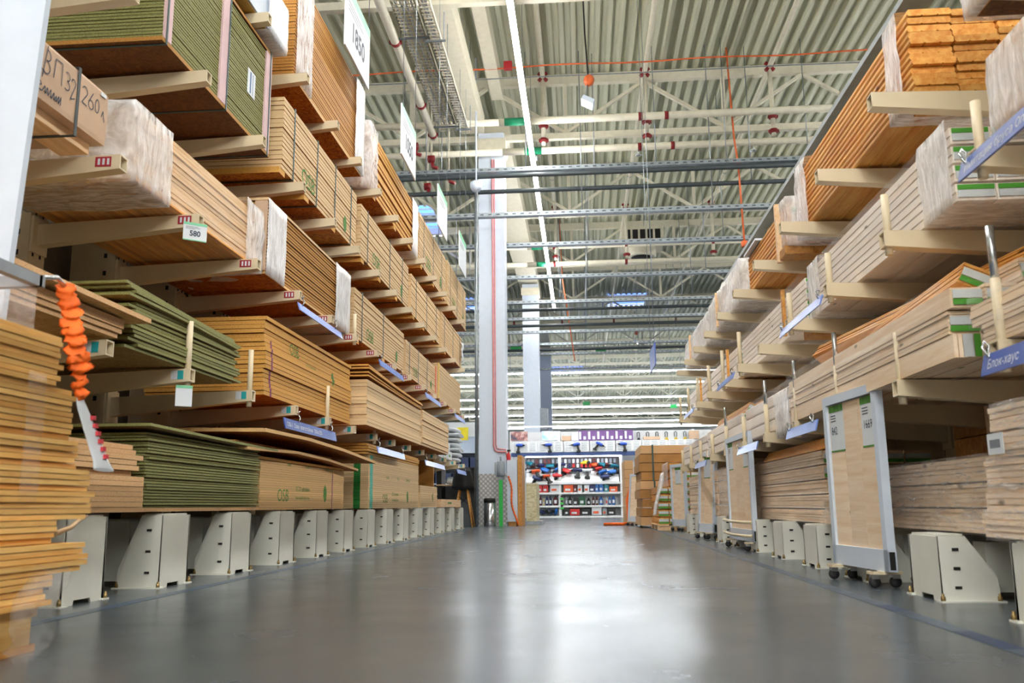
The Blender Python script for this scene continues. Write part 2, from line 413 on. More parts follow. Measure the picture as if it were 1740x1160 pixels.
pillar(-1.50, -1.10, 13.0, 13.4, 'pillar', True)
pillar(-1.46, -1.04, 22.7, 23.1, 'pillar', False)
pillar(-1.46, -1.04, 32.4, 32.8, 'pillar', False)
o = MB().tube([(-1.28, 12.975, 5.6), (-1.28, 12.975, 1.15), (-1.26, 12.975, 1.08), (-1.22, 12.975, 1.06), (-1.1, 12.975, 1.06), (-1.085, 12.975, .98)], .014, 8, 0)
o.tube([(-1.25, 12.98, 5.6), (-1.25, 12.98, 1.17), (-1.235, 12.98, 1.11), (-1.1, 12.98, 1.09)], .009, 8, 0)
tag(o.build('conduit', plain('pale_red_pipe', (206, 130, 132), .5)), 'pale red conduit pipe running down the plated white column', 'pipe')
o = MB().tube([(-1.47, 12.45, .02), (-1.47, 12.45, 4.9)], .026, 10)
tag(o.build('steel_pole', m_galv), 'tall grey steel pole standing just before the plated column', 'pole')

# crosswise trays and dark pipes
def tray(y, z, label, rods=(-3.2, -.72, 1.2, 3.4), kind='tray', x0=-6.5, x1=6.5):
    if kind == 'tray':
        t = thing('cable_tray', label, 'cable tray', (0, y, z), 'crosswise cable trays')
        mb = B(x0, x1, y-.05, y+.05, z, z+.008).box(x0, x1, y-.055, y-.05, z, z+.06).box(x0, x1, y+.05, y+.055, z, z+.06)
        k = x0 + .05
        while k < x1: mb.box(k, k+.05, y-.0565, y-.055, z+.022, z+.04, 1); k += .12
        mb.build('tray_channel', [m_galv, m_darkpipe], t)
    else:
        t = thing('service_pipe', label, 'pipe', (0, y, z), 'crosswise dark pipes')
        MB().tube([(x0, y, z), (x1, y, z)], .035, 10).build('pipe_run', m_darkpipe, t)
    for x in rods: MB().tube([(x, y, z+.03), (x, y, ZD-.0)], .007, 6).build('hanger_rod', m_galv, t)
    return t
tray(12.45, 5.17, 'galvanised perforated cable tray, uppermost of those crossing in front of the plated column')
tray(12.3, 5.06, 'dark pipe directly under the uppermost cable tray before the plated column', (-2.2, 2.2), 'pipe')
tray(12.6, 4.93, 'dark pipe crossing the plated column below the dome camera', (-2.6, .3, 2.6), 'pipe')
tray(12.5, 4.49, 'galvanised cable tray, lowest of those crossing in front of the plated column', (-2.0, .1, 2.0))
for i, y in enumerate((14.1, 16.2, 18.3, 20.0, 21.6, 23.3, 26, 29)):
    tray(y, 4.5 if y < 24 else 4.7, 'galvanised cable tray, %s of those crossing behind the plated column' % ordw(i+1), (-2.3, .2, 2.4))
    if i in (2, 3, 5): tray(y+.25, 4.42, 'dark service pipe beside the %s cable tray behind the plated column' % ordw(i+1), (-.4, 1.6), 'pipe')
# lengthwise wire mesh trays and white pipe left of the box girder
def mesh_tray(x0, x1, z, label):
    t = thing('mesh_tray', label, 'cable tray', ((x0+x1)/2, 6, z))
    mb = MB()
    for k in range(5): xx = x0 + (x1-x0)*k/4; mb.box(xx-.004, xx+.004, -2, 12.2, z, z+.008)
    y = -2.0
    while y < 12.2: mb.box(x0, x1, y, y+.014, z-.006, z+.001); y += .075
    mb.box(x0-.004, x0+.004, -2, 12.2, z, z+.06).box(x1-.004, x1+.004, -2, 12.2, z, z+.06)
    mb.build('mesh', m_roofsteel, t)
    cb = MB()
    for k in range(4): cb.tube([(x0+.03+(x1-x0-.06)*k/3 + .01*math.sin(j*1.3+k), -2+j*1.0, z+.022) for j in range(15)], .012, 6)
    cb.build('cable', m_white, t)
    mb = MB()
    for y in (4.5, 7, 9.5, 12): mb.box(x0-.06, x1+.06, y-.012, y+.012, z-.03, z-.007).tube([(x0-.04, y, z-.02), (x0-.04, y, ZD-.005)], .006, 6).tube([(x1+.04, y, z-.02), (x1+.04, y, ZD-.005)], .006, 6)
    mb.build('support', m_galv, t)
mesh_tray(-1.98, -1.72, 5.75, 'wide cream wire mesh tray hanging lengthwise beside the box girder')
mesh_tray(-1.66, -1.54, 5.70, 'narrow cream wire mesh tray between the wide mesh tray and girder')
def coupling(mb, p, axis='y'):
    prof = [(.045, -.03), (.062, -.028), (.062, .028), (.045, .03)]
    mb.lathe(prof, p, 12, 0, axis); mb.box(p[0]-.075, p[0]+.075, p[1]-.02, p[1]+.02, p[2]-.02, p[2]+.02)
    return mb
t = thing('sprinkler_pipe', 'thick white pipe running lengthwise beside the wide mesh tray', 'pipe', (-2.1, 5, 5.75))
MB().tube([(-2.1, -3, 5.75), (-2.1, 12.4, 5.75)], .055, 12).build('pipe_run', m_roofsteel, t)
for y in (9.6, 11.3, 12.3): coupling(MB(), (-2.1, y, 5.75)).build('coupling', m_red, t, ).rotation_euler = (0, 0, 0)
t = None
def cross_pipe(y, z, label, green, heads=(), cps=()):
    t = thing('sprinkler_pipe', label, 'pipe', (0, y, z), 'crosswise sprinkler pipes')
    MB().tube([(-1.1, y, z), (6.5, y, z)], .055, 12).build('pipe_run', m_roofsteel, t)
    MB().tube([(-6.5, y, z), (-1.0, y, z)], .05, 12).build('branch_run', m_roofsteel, t)
    if green: MB().tube([(green[0], y, z), (green[1], y, z)], .058, 12).build('green_band', m_greenp, t)
    for x in cps: coupling(MB(), (x, y, z), 'x').build('coupling', m_red, t)
    for x in heads:
        MB().tube([(x, y, z-.05), (x, y, z-.13)], .012, 8).lathe([(.0, -.02), (.045, -.012), (.045, 0), (.01, .012)], (x, y, z-.13), 12).build('sprinkler_head', m_steel, t)
    return t
cross_pipe(12.25, 5.88, 'thick white sprinkler pipe, upper of the pair before the plated column', (-1.02, -.68), (), (.98, 1.36))
cross_pipe(12.85, 5.66, 'thick white sprinkler pipe, lower of the pair before the plated column', (-.76, -.5), (-.58, .98, 2.7), (1.0, 1.5))
cross_pipe(19.0, 5.95, 'white sprinkler pipe, upper of the pair behind the plated column', (-1.0, -.75), (), (-.5, 1.1, 3.0))
cross_pipe(19.15, 5.6, 'white sprinkler pipe, lower of the pair behind the plated column', (-.9, -.65), (), (-.5, 1.1))
cross_pipe(27.0, 5.9, 'white sprinkler pipe high above the space before the tool shelf', None, (), (-2, -.5, 1.1, 3))
for i, x in enumerate((-.46, 1.11, 3.0)):
    t = thing('sprinkler_pipe', 'white pipe running lengthwise close under the deck, %s from the aisle light' % ordw(i+1), 'pipe', (x, 10, 6.82), 'lengthwise sprinkler pipes')
    MB().tube([(x, -9, 6.82), (x, 45, 6.82)], .04, 10).build('pipe_run', m_roofsteel, t)
    for y, ze in ((12.75, 5.66), (19.0, 5.6)):
        MB().tube([(x, y, 6.82), (x, y, ze+.05)], .035, 10).build('drop_pipe', m_roofsteel, t)
        mb = MB()
        for a in (.785, 2.356): mb.tube([(x-.09*math.cos(a), y-.02, 6.82-.09*math.sin(a)), (x+.09*math.cos(a), y-.02, 6.82+.09*math.sin(a))], .03, 8)
        mb.build('cross_coupling', m_red, t)
        for z in (ze+.12, ze+.35): coupling(MB(), (x, y, z), 'z').build('coupling', m_red, t)
    for y in (8, 10.5, 15, 17): MB().tube([(x-.05, y, 6.78), (x, y, 6.75), (x+.05, y, 6.78), (x+.05, y, ZD)], .006, 6).build('pipe_clip', m_galv, t)
# red valve pieces by the mesh tray
for i, (x, y, z) in enumerate(((-2.45, 12.7, 5.75), (-2.2, 12.75, 5.55), (-1.95, 12.9, 5.35), (-2.3, 13.0, 5.2))):
    o = MB().lathe([(.02, -.06), (.06, -.05), (.06, .05), (.02, .06)], (x, y, z), 10, 0, 'x').tube([(x, y, z), (x+.02, y, z-.12), (x+.1, y, z-.15)], .03, 8)
    o.tube([(x, y, z+.03), (x, y, ZD-.01)], .016, 8, 1)
    tag(o.build('sprinkler_valve', [m_red, m_roofsteel]), 'dark red sprinkler valve, %s going down beside the wide mesh tray' % ordw(i+1), 'valve', 'red valves by the mesh tray')
# fire detection cables under the deck
def sag(x0, x1, y, z, k, amp): return [(x0 + (x1-x0)*i/40, y, z + amp*math.sin(i*k)) for i in range(41)]
tag(MB().tube(sag(-5, 6, 12.0, 6.62, .8, .012), .013, 6).build('cable', m_orangec), 'thin orange cable strung crosswise under the deck before the plated column', 'cable')
tag(MB().tube(sag(-5, 6, 12.1, 6.5, .5, .004), .01, 6).build('cable', m_galv), 'thin grey wire strung crosswise just under the orange cable', 'cable')
tag(MB().tube([(2.34, 12.6, ZD-.01), (2.36, 12.5, 5.6), (2.4, 12.5, 5.15), (2.42, 12.5, 4.0)], .014, 6).build('cable', m_orangec), 'orange cable hanging down past the cable trays near the timber rack', 'cable')
tag(MB().tube([(2.42, 12.5, 4.0), (2.425, 12.5, 3.92)], .05, 10).build('junction_box', m_orangec), 'orange junction box at the end of a hanging orange cable', 'junction box')
tag(MB().tube([(-.4, 20.5, ZD-.01), (-.35, 20.5, 5.6), (-.1, 20.5, 3.6)], .012, 6).build('cable', m_orangec), 'thin orange cable hanging behind the fifth cable tray', 'cable')
# flood light on a cord
def flood(x, y, z, label, zt=None):
    t = thing('flood_light', label, 'light', (x, y, z))
    MB().tube([(x-.03, y, ZD), (x-.02, y, z+1.0), (x+.01, y, z+.36), (x+.03, y, z+.3), (x, y, z+.28)], .011, 6).build('cord', m_black, t)
    MB().lathe([(.03, -.05), (.07, -.04), (.07, .04), (.03, .05)], (x+.02, y, z+.3), 8, 0, 'y').build('junction_box', m_orangec, t)
    MB().tube([(x, y, z+.27), (x-.03, y, z+.06)], .008, 6).build('hanger', m_galv, t)
    MB().hexa([(x-.09, y-.1, z+.0), (x+.06, y-.1, z-.08), (x+.06, y+.1, z-.08), (x-.09, y+.1, z+.0), (x-.06, y-.1, z+.06), (x+.09, y-.1, z-.02), (x+.09, y+.1, z-.02), (x-.06, y+.1, z+.06)]).build('housing', m_white, t)
    MB().add([(x-.085, y-.09, z-.0055), (x+.05, y-.09, z-.0775), (x+.05, y+.09, z-.0775), (x-.085, y+.09, z-.0055)], [(0, 1, 2, 3)]).build('lens', m_strip, t)
flood(.2, 11.0, 5.55, 'small white flood light hanging from a cord with orange box')
flood(2.05, 31.2, 6.0, 'small flood light hanging far behind the trays near the blue roof window')
flood(-1.5, 31, 6.2, 'small flood light hanging beside the column behind the plated column')
# dome camera ball
t = thing('dome_camera', 'white round dome camera on a rod before the plated column', 'camera', (-1.44, 12.2, 4.85))
MB().lathe([(.0, -.085), (.06, -.07), (.088, -.02), (.09, .03), (.08, .06), (.03, .075), (.0, .08)], (-1.44, 12.2, 4.88), 18).build('dome', m_white, t)
MB().tube([(-1.44, 12.2, 4.96), (-1.44, 12.2, 6.9)], .012, 8).build('rod', m_white, t)
tag(B(-1.0, -.88, 11.95, 12.02, 6.58, 6.70).build('alarm_box', plain('red_box', (196, 40, 48), .5)), 'small red alarm box on the orange cable under the deck', 'box')
# fan coil unit
t = thing('fan_unit', 'cream ceiling fan unit with dark louvres and round opening among the trays', 'fan unit', (1.5, 20.2, 5.9))
B(1.05, 2.0, 19.6, 20.6, 6.2, 6.55).build('case', m_roofsteel, t)
for k in range(5): B(1.12+k*.17, 1.24+k*.17, 19.59, 19.6, 6.26, 6.48).build('louvre', m_dark, t)
MB().lathe([(.3, 0), (.33, .02), (.33, .25), (.3, .27)], (1.5, 19.9, 5.9), 20).build('duct_collar', m_roofsteel, t)
MB().lathe([(.0, 0), (.24, 0), (.24, .01), (0, .01)], (1.5, 19.9, 5.888), 20).build('opening', m_dark, t)
# green exit signs far down the hall
for x, y, z, lb in ((-1.95, 27, 5.0, 'green exit sign box hanging left of the columns behind the plated one'), (.72, 29, 5.25, 'green exit sign box hanging over the tool shelf'), (.3, 42, 4.95, 'small green sign box hanging between the crosswise strip lights'), (4.6, 44, 4.95, 'small green sign box hanging near the end of the timber rack')):
    t = thing('exit_sign', lb, 'sign', (x, y, z), 'green hanging signs')
    B(x-.17, x+.17, y-.03, y+.03, z, z+.17).build('sign_box', plain('exit_green', (22, 150, 70), .5), t)
    MB().tube([(x-.1, y, z+.17), (x-.1, y, ZD)], .008, 5).tube([(x+.1, y, z+.17), (x+.1, y, ZD)], .008, 5).build('hanger', m_galv, t)
# hanging two sided blue sign seen edge on, beyond the timber rack
t = thing('hanging_sign', 'blue backed hanging sign seen nearly edge-on beyond the timber rack', 'sign', (.91, 10.9, 1.92))
B(.905, .92, 10.55, 11.3, 1.93, 2.2).build('sign_panel', m_blue, t)
MB().tube([(.912, 10.65, 2.2), (.912, 10.65, ZD)], .004, 5).tube([(.912, 11.2, 2.2), (.912, 11.2, ZD)], .004, 5).build('hanger', m_galv, t)
# grey box on the column behind, speaker-like cabinets
o = B(-1.04, -.84, 22.72, 22.95, 2.2, 2.75).build('electric_cabinet', m_grey); tag(o, 'grey cabinet fixed beside the column over the tool shelf', 'cabinet')

# ------------------------------------------------------------------ cantilever racks
LY = [2.68, 3.29, 3.94, 4.57, 5.20, 5.80, 6.43, 7.07, 7.72, 8.40, 9.08, 9.80, 10.55, 11.35]
RY = [2.12 + .67*i for i in range(11)]
LZ = [.815, 1.44, 2.06, 2.71]; RZ = [.65, 1.125, 1.595]
def arm_mesh(sg, tip_h=.05, root_h=.088, L=.67):
    """arm pointing to the aisle: local x 0 at tip, -L at the root (sg=1 for the panel rack), top of the tip at z 0"""
    mb = MB(); y = .024; th = .005
    P = lambda x, yy, z: (sg*x, yy, z)
    tz, rz = 0.0, -.022
    def ring(x, zt, h, i):
        return [P(x, -y+i, zt-h+i), P(x, y-i, zt-h+i), P(x, y-i, zt-i), P(x, -y+i, zt-i)]
    ro = [ring(-L, rz, root_h, 0), ring(0, tz, tip_h, 0), ring(0, tz, tip_h, th), ring(-.06, tz, tip_h, th)]
    mb.loft(ro, 0, True)
    # slot under the arm
    mb.add([P(-.10, -.008, -tip_h-.0045), P(-.10, .008, -tip_h-.0045), P(-.36, .008, -.0665), P(-.36, -.008, -.0665)], [(0, 1, 2, 3)], 1)
    # root bracket
    b = MB()
    x0, x1 = sorted((sg*-L, sg*-(L+.012)))
    mb.box(x0, x1, -.05, .05, rz-root_h-.03, rz+.03)
    return mb
def foot_mesh(sg, h):
    mb = MB(); P = lambda x, y, z: (sg*x, y, z); w2 = .115; th = .006
    def front(x):
        return [P(x, -w2-.006, 0), P(x, -.05, 0), P(x, -.045, .014), P(x, .045, .014), P(x, .05, 0), P(x, w2+.006, 0), P(x, w2, h), P(x, -w2, h)]
    mb.loft([front(0), front(-th)], 0, True)
    g = [(-.0, .002), (-.158, .002), (-.153, .07), (-.075, h), (-.0, h)]
    for s2 in (1, -1):
        A = [P(x, s2*(w2 + (.006 if z < .05 else .003)), z) for x, z in g]; A2 = [P(x, s2*(w2 - th), z) for x, z in g]
        mb.loft([A, A2], 0, True)
        mb.hexa([P(.012, s2*(w2-.02), 0), P(-.165, s2*(w2-.02), 0), P(-.165, s2*(w2+.022), 0), P(.012, s2*(w2+.022), 0), P(.012, s2*(w2-.02), .005), P(-.165, s2*(w2-.02), .005), P(-.165, s2*(w2+.022), .005), P(.012, s2*(w2+.022), .005)])
        for k in range(3):
            zz = h*(.2 + .29*k); yy = s2*(w2 + .0075)
            mb.hexa([P(-.052, yy-.001, zz), P(-.034, yy-.001, zz), P(-.034, yy+.001, zz), P(-.052, yy+.001, zz), P(-.052, yy-.001, zz+.008), P(-.034, yy-.001, zz+.008), P(-.034, yy+.001, zz+.008), P(-.052, yy+.001, zz+.008)], 1)
    t0, t1 = sorted((sg*-.078, sg*-.004))
    mb.box(t0, t1, -w2+.02, w2-.02, h, h+.006)
    for a, b_ in ((.004, -w2-.012), (.004, w2+.012), (-.15, -w2-.014)):
        mb.lathe([(.007, 0), (.007, .012), (.004, .012), (.004, .02)], P(a, b_, .005), 6, 2)
    b0, b1 = sorted((sg*-.16, sg*-.7)); mb.box(b0, b1, -.04, .04, .02, h-.02)
    return mb
m_brass = plain('zinc_bolt', (150, 126, 80), .35, .7)
def frame_proto(side, y):
    sg = 1 if side == 'L' else -1; xt = -1.5 if sg == 1 else .97; h = .259 if sg == 1 else .182
    top = 3.62 if sg == 1 else 2.62
    t = thing('cantilever_frame', 'x', 'rack frame', (xt, y, 0), 'cantilever frames of the panel rack' if sg == 1 else 'cantilever frames of the timber rack')
    f = foot_mesh(sg, h).build('foot', [m_foot, m_dark, m_brass], t, local=True); f.location = Vector((-.03*sg if sg == 1 else .04, 0, 0))*S
    mb = MB(); a, b_ = sorted((sg*-.682, sg*-.9)); mb.box(a, b_, -.055, .055, 0, top)
    zz = .35
    while zz < top - .1:
        for yy in (-.0555, .0555): mb.box(sg*-.73-.008, sg*-.73+.008, yy-.001, yy+.001, zz, zz+.022, 1)
        xa = sg*-.682; mb.box(xa-.001, xa+.001, -.03, -.018, zz, zz+.022, 1).box(xa-.001, xa+.001, .018, .03, zz, zz+.022, 1); zz += .085
    mb.build('upright', [m_cream, m_dark], t, local=True)
    am = None
    for k, z in enumerate(LZ if sg == 1 else RZ):
        if am is None: a_ = am = arm_mesh(sg).build('arm', [m_cream, m_dark], t, local=True)
        else: a_ = am.copy(); C.objects.link(a_)
        a_.location = Vector((0, 0, z))*S
        if sg == 1 and k < 2:
            st = MB()
            if k == 0:
                st.box(-.075, -.048, -.0258, -.0242, -.042, -.008, 0).box(-.048, -.025, -.0258, -.0242, -.042, -.008, 1)
                s_ = st.build('sticker', [m_paper, m_teal], a_, local=True)
            else:
                st.box(-.085, -.03, -.0258, -.0242, -.042, -.008, 1)
                for q in range(3): st.box(-.076+q*.016, -.068+q*.016, -.0262, -.0258, -.036, -.014, 0)
                s_ = st.build('sticker', [m_paper, m_redst], a_, local=True)
    return t
lf = frame_proto('L', LY[0]); lf['label'] = 'cream cantilever frame of the panel rack under the carton'
LF = [lf]; nL = len(LY)
for i, y in enumerate(LY[1:], 1):
    LF.append(dup(lf, (-1.5, y, 0), 'cream cantilever frame of the panel rack, %s from the plated column' % ordw(nL - i)))
rf = frame_proto('R', RY[0]); rf['label'] = 'cream cantilever frame of the timber rack, %s counting from the far pallets' % ordw(len(RY))
RF = [rf]
for i, y in enumerate(RY[1:], 1):
    RF.append(dup(rf, (.97, y, 0), 'cream cantilever frame of the timber rack, %s counting from the far pallets' % ordw(len(RY) - i)))
def pin(frame, sg, z, h, steel=0, dx=-.02):
    mb = MB().tube([(0, 0, -.075), (0, 0, h)], .0125, 10)
    if steel: mb.tube([(0, 0, h), (0, 0, h+steel)], .0095, 10, 1)
    o = mb.build('stop_pin', [m_cream, m_steel], frame, local=True); o.location = Vector((sg*dx, 0, z+.0))*S
for i in (1, 2, 4, 6): pin(LF[i], 1, LZ[0], .19)
pin(LF[5], 1, LZ[1], .14)
for i, f in enumerate(RF):
    pin(f, -1, RZ[0], .15, .13 if i in (0, 2, 3, 4, 6) else 0)
    if i != 4: pin(f, -1, RZ[1], .125 if i < 4 else .2)
# brace rails and added sheets that keep light out behind the uprights
tag(B(-2.52, -2.46, -2.0, 11.6, .0, 3.5).build('added_light_block', plain('light_block_paint', (118, 108, 92), .8)), 'added plain sheet blocking light behind the panel rack', 'light blocker')
tag(B(1.95, 2.0, -2.0, 9.2, .0, 2.6).build('added_light_block', plain('light_block_paint_2', (112, 100, 84), .8)), 'added plain sheet blocking light behind the timber rack', 'light blocker')
tag(B(1.575, 1.72, -1.0, 9.4, 2.621, 2.655).build('top_rail', m_rail), 'grey rail running along the top of the timber rack', 'rail')
# ------------------------------------------------------------------ builders for stock
def layers(mb, x0, x1, y0, y1, z0, z1, n, jit=.002, notch=.004, gap=.22, m=0):
    """one continuous block with n visible layers: grooves all round between them"""
    t = (z1 - z0)/n; R = []
    rect = lambda a, b_, c, d, z: [(a, c, z), (b_, c, z), (b_, d, z), (a, d, z)]
    for i in range(n):
        j = [random.uniform(-jit, jit) for _ in range(4)]; z = z0 + i*t
        A = (x0+j[0], x1+j[1], y0+j[2], y1+j[3])
        R += [rect(*A, z), rect(*A, z + t*(1-gap))]
        if i < n-1:
            I = (A[0]+notch, A[1]-notch, A[2]+notch, A[3]-notch)
            R += [rect(*I, z + t*(1-gap)), rect(*I, z + t)]
    return mb.loft(R, m)
def zslice(mb, z0, z1, x):
    me = bpy.data.meshes.new('tmp'); me.from_pydata(mb.v, [], mb.f); me.update()
    bm = bmesh.new(); bm.from_mesh(me); mi = bm.faces.layers.int.new('m')
    bm.faces.ensure_lookup_table()
    for f, k in zip(bm.faces, mb.m): f[mi] = k
    for co, no in (((0, 0, z0), (0, 0, -1)), ((0, 0, z1), (0, 0, 1))):
        bmesh.ops.bisect_plane(bm, geom=bm.verts[:] + bm.edges[:] + bm.faces[:], plane_co=co, plane_no=no, clear_outer=True)
    r = MB(); bm.verts.index_update()
    r.v = [(x, v.co.y, v.co.z) for v in bm.verts]
    for f in bm.faces: r.f.append([v.index for v in f.verts]); r.m.append(f[mi]); r.sm.append(False)
    bm.free(); bpy.data.meshes.remove(me); return r
def leaf_mark(mb, y, z, h, m=0):
    P = [(0, y + .33*h*math.sin(a)*abs(math.sin(a))**.3, z + h/2 - h/2*math.cos(a)) for a in [k*math.pi/8 for k in range(9)]]
    Q = [(0, 2*y - p[1], p[2]) for p in P[1:-1]][::-1]
    return mb.add(P + Q, [tuple(range(len(P) + len(Q)))], m)
def osb_print(y0, y1, z0, h, k=1.0, second=None, third=None):
    """printing in the plane of the front edges, reading along +y"""
    mb = MB(); L = y1 - y0; ud = (0, 0, 1); xd = (0, 1, 0)
    text(mb, 'OSB', h*.42, (0, y0 + L*.2, z0 + h*.12), xd, ud, 0, 1.0)
    if second: text(mb, second, h*.16, (0, y0 + L*.45, z0 + h*.32), xd, ud, 0, 1.0)
    if third: text(mb, third, h*.13, (0, y0 + L*.45, z0 + h*.12), xd, ud, 0, 1.0)
    leaf_mark(mb, y0 + L*.82, z0 + h*.1, h*.36)
    return mb
def sheets(name, what, where, cat, group, n, xf, dep, y0, y1, z0, z1, mat, jx=.006, jy=.012, gap=.10, prints=(), bend=None, tilt=0):
    t = (z1 - z0)/n; out = []
    for i in range(n):
        k = n - i; a, b_ = random.uniform(-jx, jx), random.uniform(-jy, jy); z = z0 + i*t
        lab = ('topmost ' if k == 1 else 'lowest ' if k == n else ordw(k) + ' ') + what + (' of ' if k in (1, n) else ' from the top of ') + where
        x1 = xf + a; x0 = x1 - dep; ya, yb = y0 + b_, y1 + b_*.6 + random.uniform(-jy, jy)*.5
        mb = MB()
        if bend:
            R = []
            for q in range(15):
                y = ya + (yb - ya)*q/14; dz = bend(q/14, i/n); R.append([(x0, y, z+dz), (x1, y, z+dz), (x1, y, z+dz+t*(1-gap)), (x0, y, z+dz+t*(1-gap))])
            mb.loft(R)
        else: mb.box(x0, x1, ya, yb, z, z + t*(1-gap))
        o = mb.build(name, mat); tag(o, lab, cat, group); out.append(o)
        for pm, mats, nm in prints:
            s_ = zslice(pm, z, z + t*(1-gap), x1 + .0012)
            if s_.f: s_.build(nm, mats, o, org=ORG[o.name])
    return out
def sleeve(parent, x0, x1, y0, y1, z0, z1, mat, name='film_wrap', off=.010, wob=.010, caps=(), seed=0, step=.035, open_=False):
    n1, n2 = 8, 8; R = []
    ny = max(3, int((y1-y0)/step))
    def ring(y, sc, amp):
        pts = []
        cx, cz = (x0+x1)/2, (z0+z1)/2; hx, hz = (x1-x0)/2+off, (z1-z0)/2+off
        for k in range(n1): pts.append((-1 + 2*k/n1, -1))
        for k in range(n2): pts.append((1, -1 + 2*k/n2))
        for k in range(n1): pts.append((1 - 2*k/n1, 1))
        for k in range(n2): pts.append((-1, 1 - 2*k/n2))
        out = []
        for u, v in pts:
            p = Vector((cx + u*hx*sc, y, cz + v*hz*sc))
            d = noise.noise(Vector((p.x*9+seed, p.y*5, p.z*9)))*amp + noise.noise(Vector((p.x*24+seed, p.y*9, p.z*24)))*amp*.35
            dy = noise.noise(Vector((p.x*20, seed+3.3, p.z*20)))*.012
            if sc < .99: dy = noise.noise(Vector((u*3, seed+3.3, v*3)))*.012
            q = Vector((abs(u) == 1 and u or 0, 0, abs(v) == 1 and v or 0)).normalized() * (off*.4 + abs(d))
            out.append((p.x + q.x, p.y + dy, p.z + q.z))
        return out
    if 'near' in caps:
        for sc, dy in ((.15, -.012), (.5, -.016), (.85, -.014)): R.append(ring(y0 + dy, sc, wob))
    for i in range(ny + 1): R.append(ring(y0 + (y1-y0)*i/ny, 1, wob))
    if 'far' in caps:
        for sc, dy in ((.85, .014), (.5, .016), (.15, .012)): R.append(ring(y1 + dy, sc, wob))
    return MB().loft(R, 0, False, True).build(name, mat, parent)
def strap(parent, y, x0, x1, z0, z1, mat=None, w=.008, t=.002):
    mb = MB()
    o = [(x0-t, z0-t), (x1+t, z0-t), (x1+t, z1+t), (x0-t, z1+t)]; i_ = [(x0, z0), (x1, z0), (x1, z1), (x0, z1)]
    R = [[(a, y-w, b_) for a, b_ in o], [(a, y+w, b_) for a, b_ in o], [(a, y+w, b_) for a, b_ in i_], [(a, y-w, b_) for a, b_ in i_]]
    mb.loft(R + [R[0]], 0, False)
    return mb.build('strap', mat or m_pet, parent)
def pack(name, label, group, x0, x1, y0, y1, z0, z1, n, mat, straps=(), bearers=(), jit=.0025, notch=.004, gap=.2, prn=None, cat='sheet pack', strapmat=None):
    t = thing(name, label, cat, ((x0+x1)/2, (y0+y1)/2, z0), group)
    layers(MB(), x0, x1, y0, y1, z0, z1, n, jit, notch, gap).build('sheet_block', mat, t)
    for y in straps: strap(t, y, x0-.003, x1+.003, z0-.003, z1+.003, strapmat)
    for y in bearers: B(x0+.02, x1-.004, y-.045, y+.045, z0-.034, z0-.001).build('bearer', m_osby, t)
    if prn: zslice(prn, z0, z1, x1 + jit + .001).build('lettering', m_greentxt, t)
    return t
def price_card(label, o, xd, ud, w, h, num, group=None, thick=.004, small=True, name='price_card', cat='price tag', qr=False, foot=True):
    """flat card: o = lower left corner"""
    o, xd, ud = Vector(o), Vector(xd), Vector(ud); nrm = xd.cross(ud)
    t = thing(name, label, cat, tuple(o + xd*w/2), group)
    def q(a, b_, c, d, e0, e1): return [tuple(o + xd*u + ud*v + nrm*e) for e in (e0, e1) for u, v in ((a, c), (b_, c), (b_, d), (a, d))]
    MB().hexa(q(0, w, 0, h, -thick, 0)).build('card', m_paper, t)
    mb = MB().hexa(q(0, w, h*.86, h, .0002, .0008))
    if foot: mb.hexa(q(0, w, 0, h*.05, .0002, .0008))
    mb.build('colour_band', m_mint, t)
    mb = MB()
    if num: text(mb, num, h*.42, tuple(o + xd*w*(.5 if len(num) < 4 else .52) + ud*h*.26 + nrm*.001), xd, ud, 0, .92, True, .03)
    if small:
        for r, (a, b_) in enumerate(((.1, .62), (.1, .7), (.1, .5))): mb.hexa(q(w*a, w*b_, h*(.76-r*.06), h*(.775-r*.06), .0002, .0008))
    if mb.f: mb.build('lettering', m_ink, t)
    if thick > .004: MB().tube([tuple(o + xd*w*.06 + ud*h), tuple(o + xd*w*.06 + ud*(ZD - o.z))], .003, 5).tube([tuple(o + xd*w*.94 + ud*h), tuple(o + xd*w*.94 + ud*(ZD - o.z))], .003, 5).build('hanger_wire', m_galv, t)
    return t
def rail_sign(label, x, ya, yb, z, h, sg, txt, mat, hook_y, arm_z, group, tilt=.012):
    """blue level sign under the arm tips; sg=1 reads along +y (panel rack), -1 along -y"""
    t = thing('level_sign', label, 'sign', (x, (ya+yb)/2, z), group); lo, hi = sorted((ya, yb))
    xb = x + sg*tilt
    MB().hexa([(xb, lo, z), (xb-.006*sg, lo, z), (xb-.006*sg, hi, z), (xb, hi, z), (x, lo, z+h), (x-.006*sg, lo, z+h), (x-.006*sg, hi, z+h), (x, hi, z+h)]).build('sign_plate', mat, t)
    if txt:
        ud = Vector((-sg*tilt, 0, h)).normalized(); xd = Vector((0, sg, 0))
        o = Vector((xb + sg*.0012, ya + sg*.03, z)) + ud*h*.27
        text(MB(), txt, h*.62, tuple(o), xd, ud).build('lettering', m_paper, t)
    for y in hook_y:
        xx = x + sg*.004
        MB().tube([(xx, y, z+h-.008), (xx+.008*sg, y+.006, z+h+.015), (xx, y+.012, z+h+.03), (xx-.008*sg, y+.004, (z+h+arm_z)/2), (xx, y-.004, arm_z-.045), (xx+.006*sg, y, arm_z-.03)], .0035, 6).build('hook', m_steel, t)
    return t

# ------------------------------------------------------------------ panel rack, upper levels
XB, XF = -2.14, -1.575
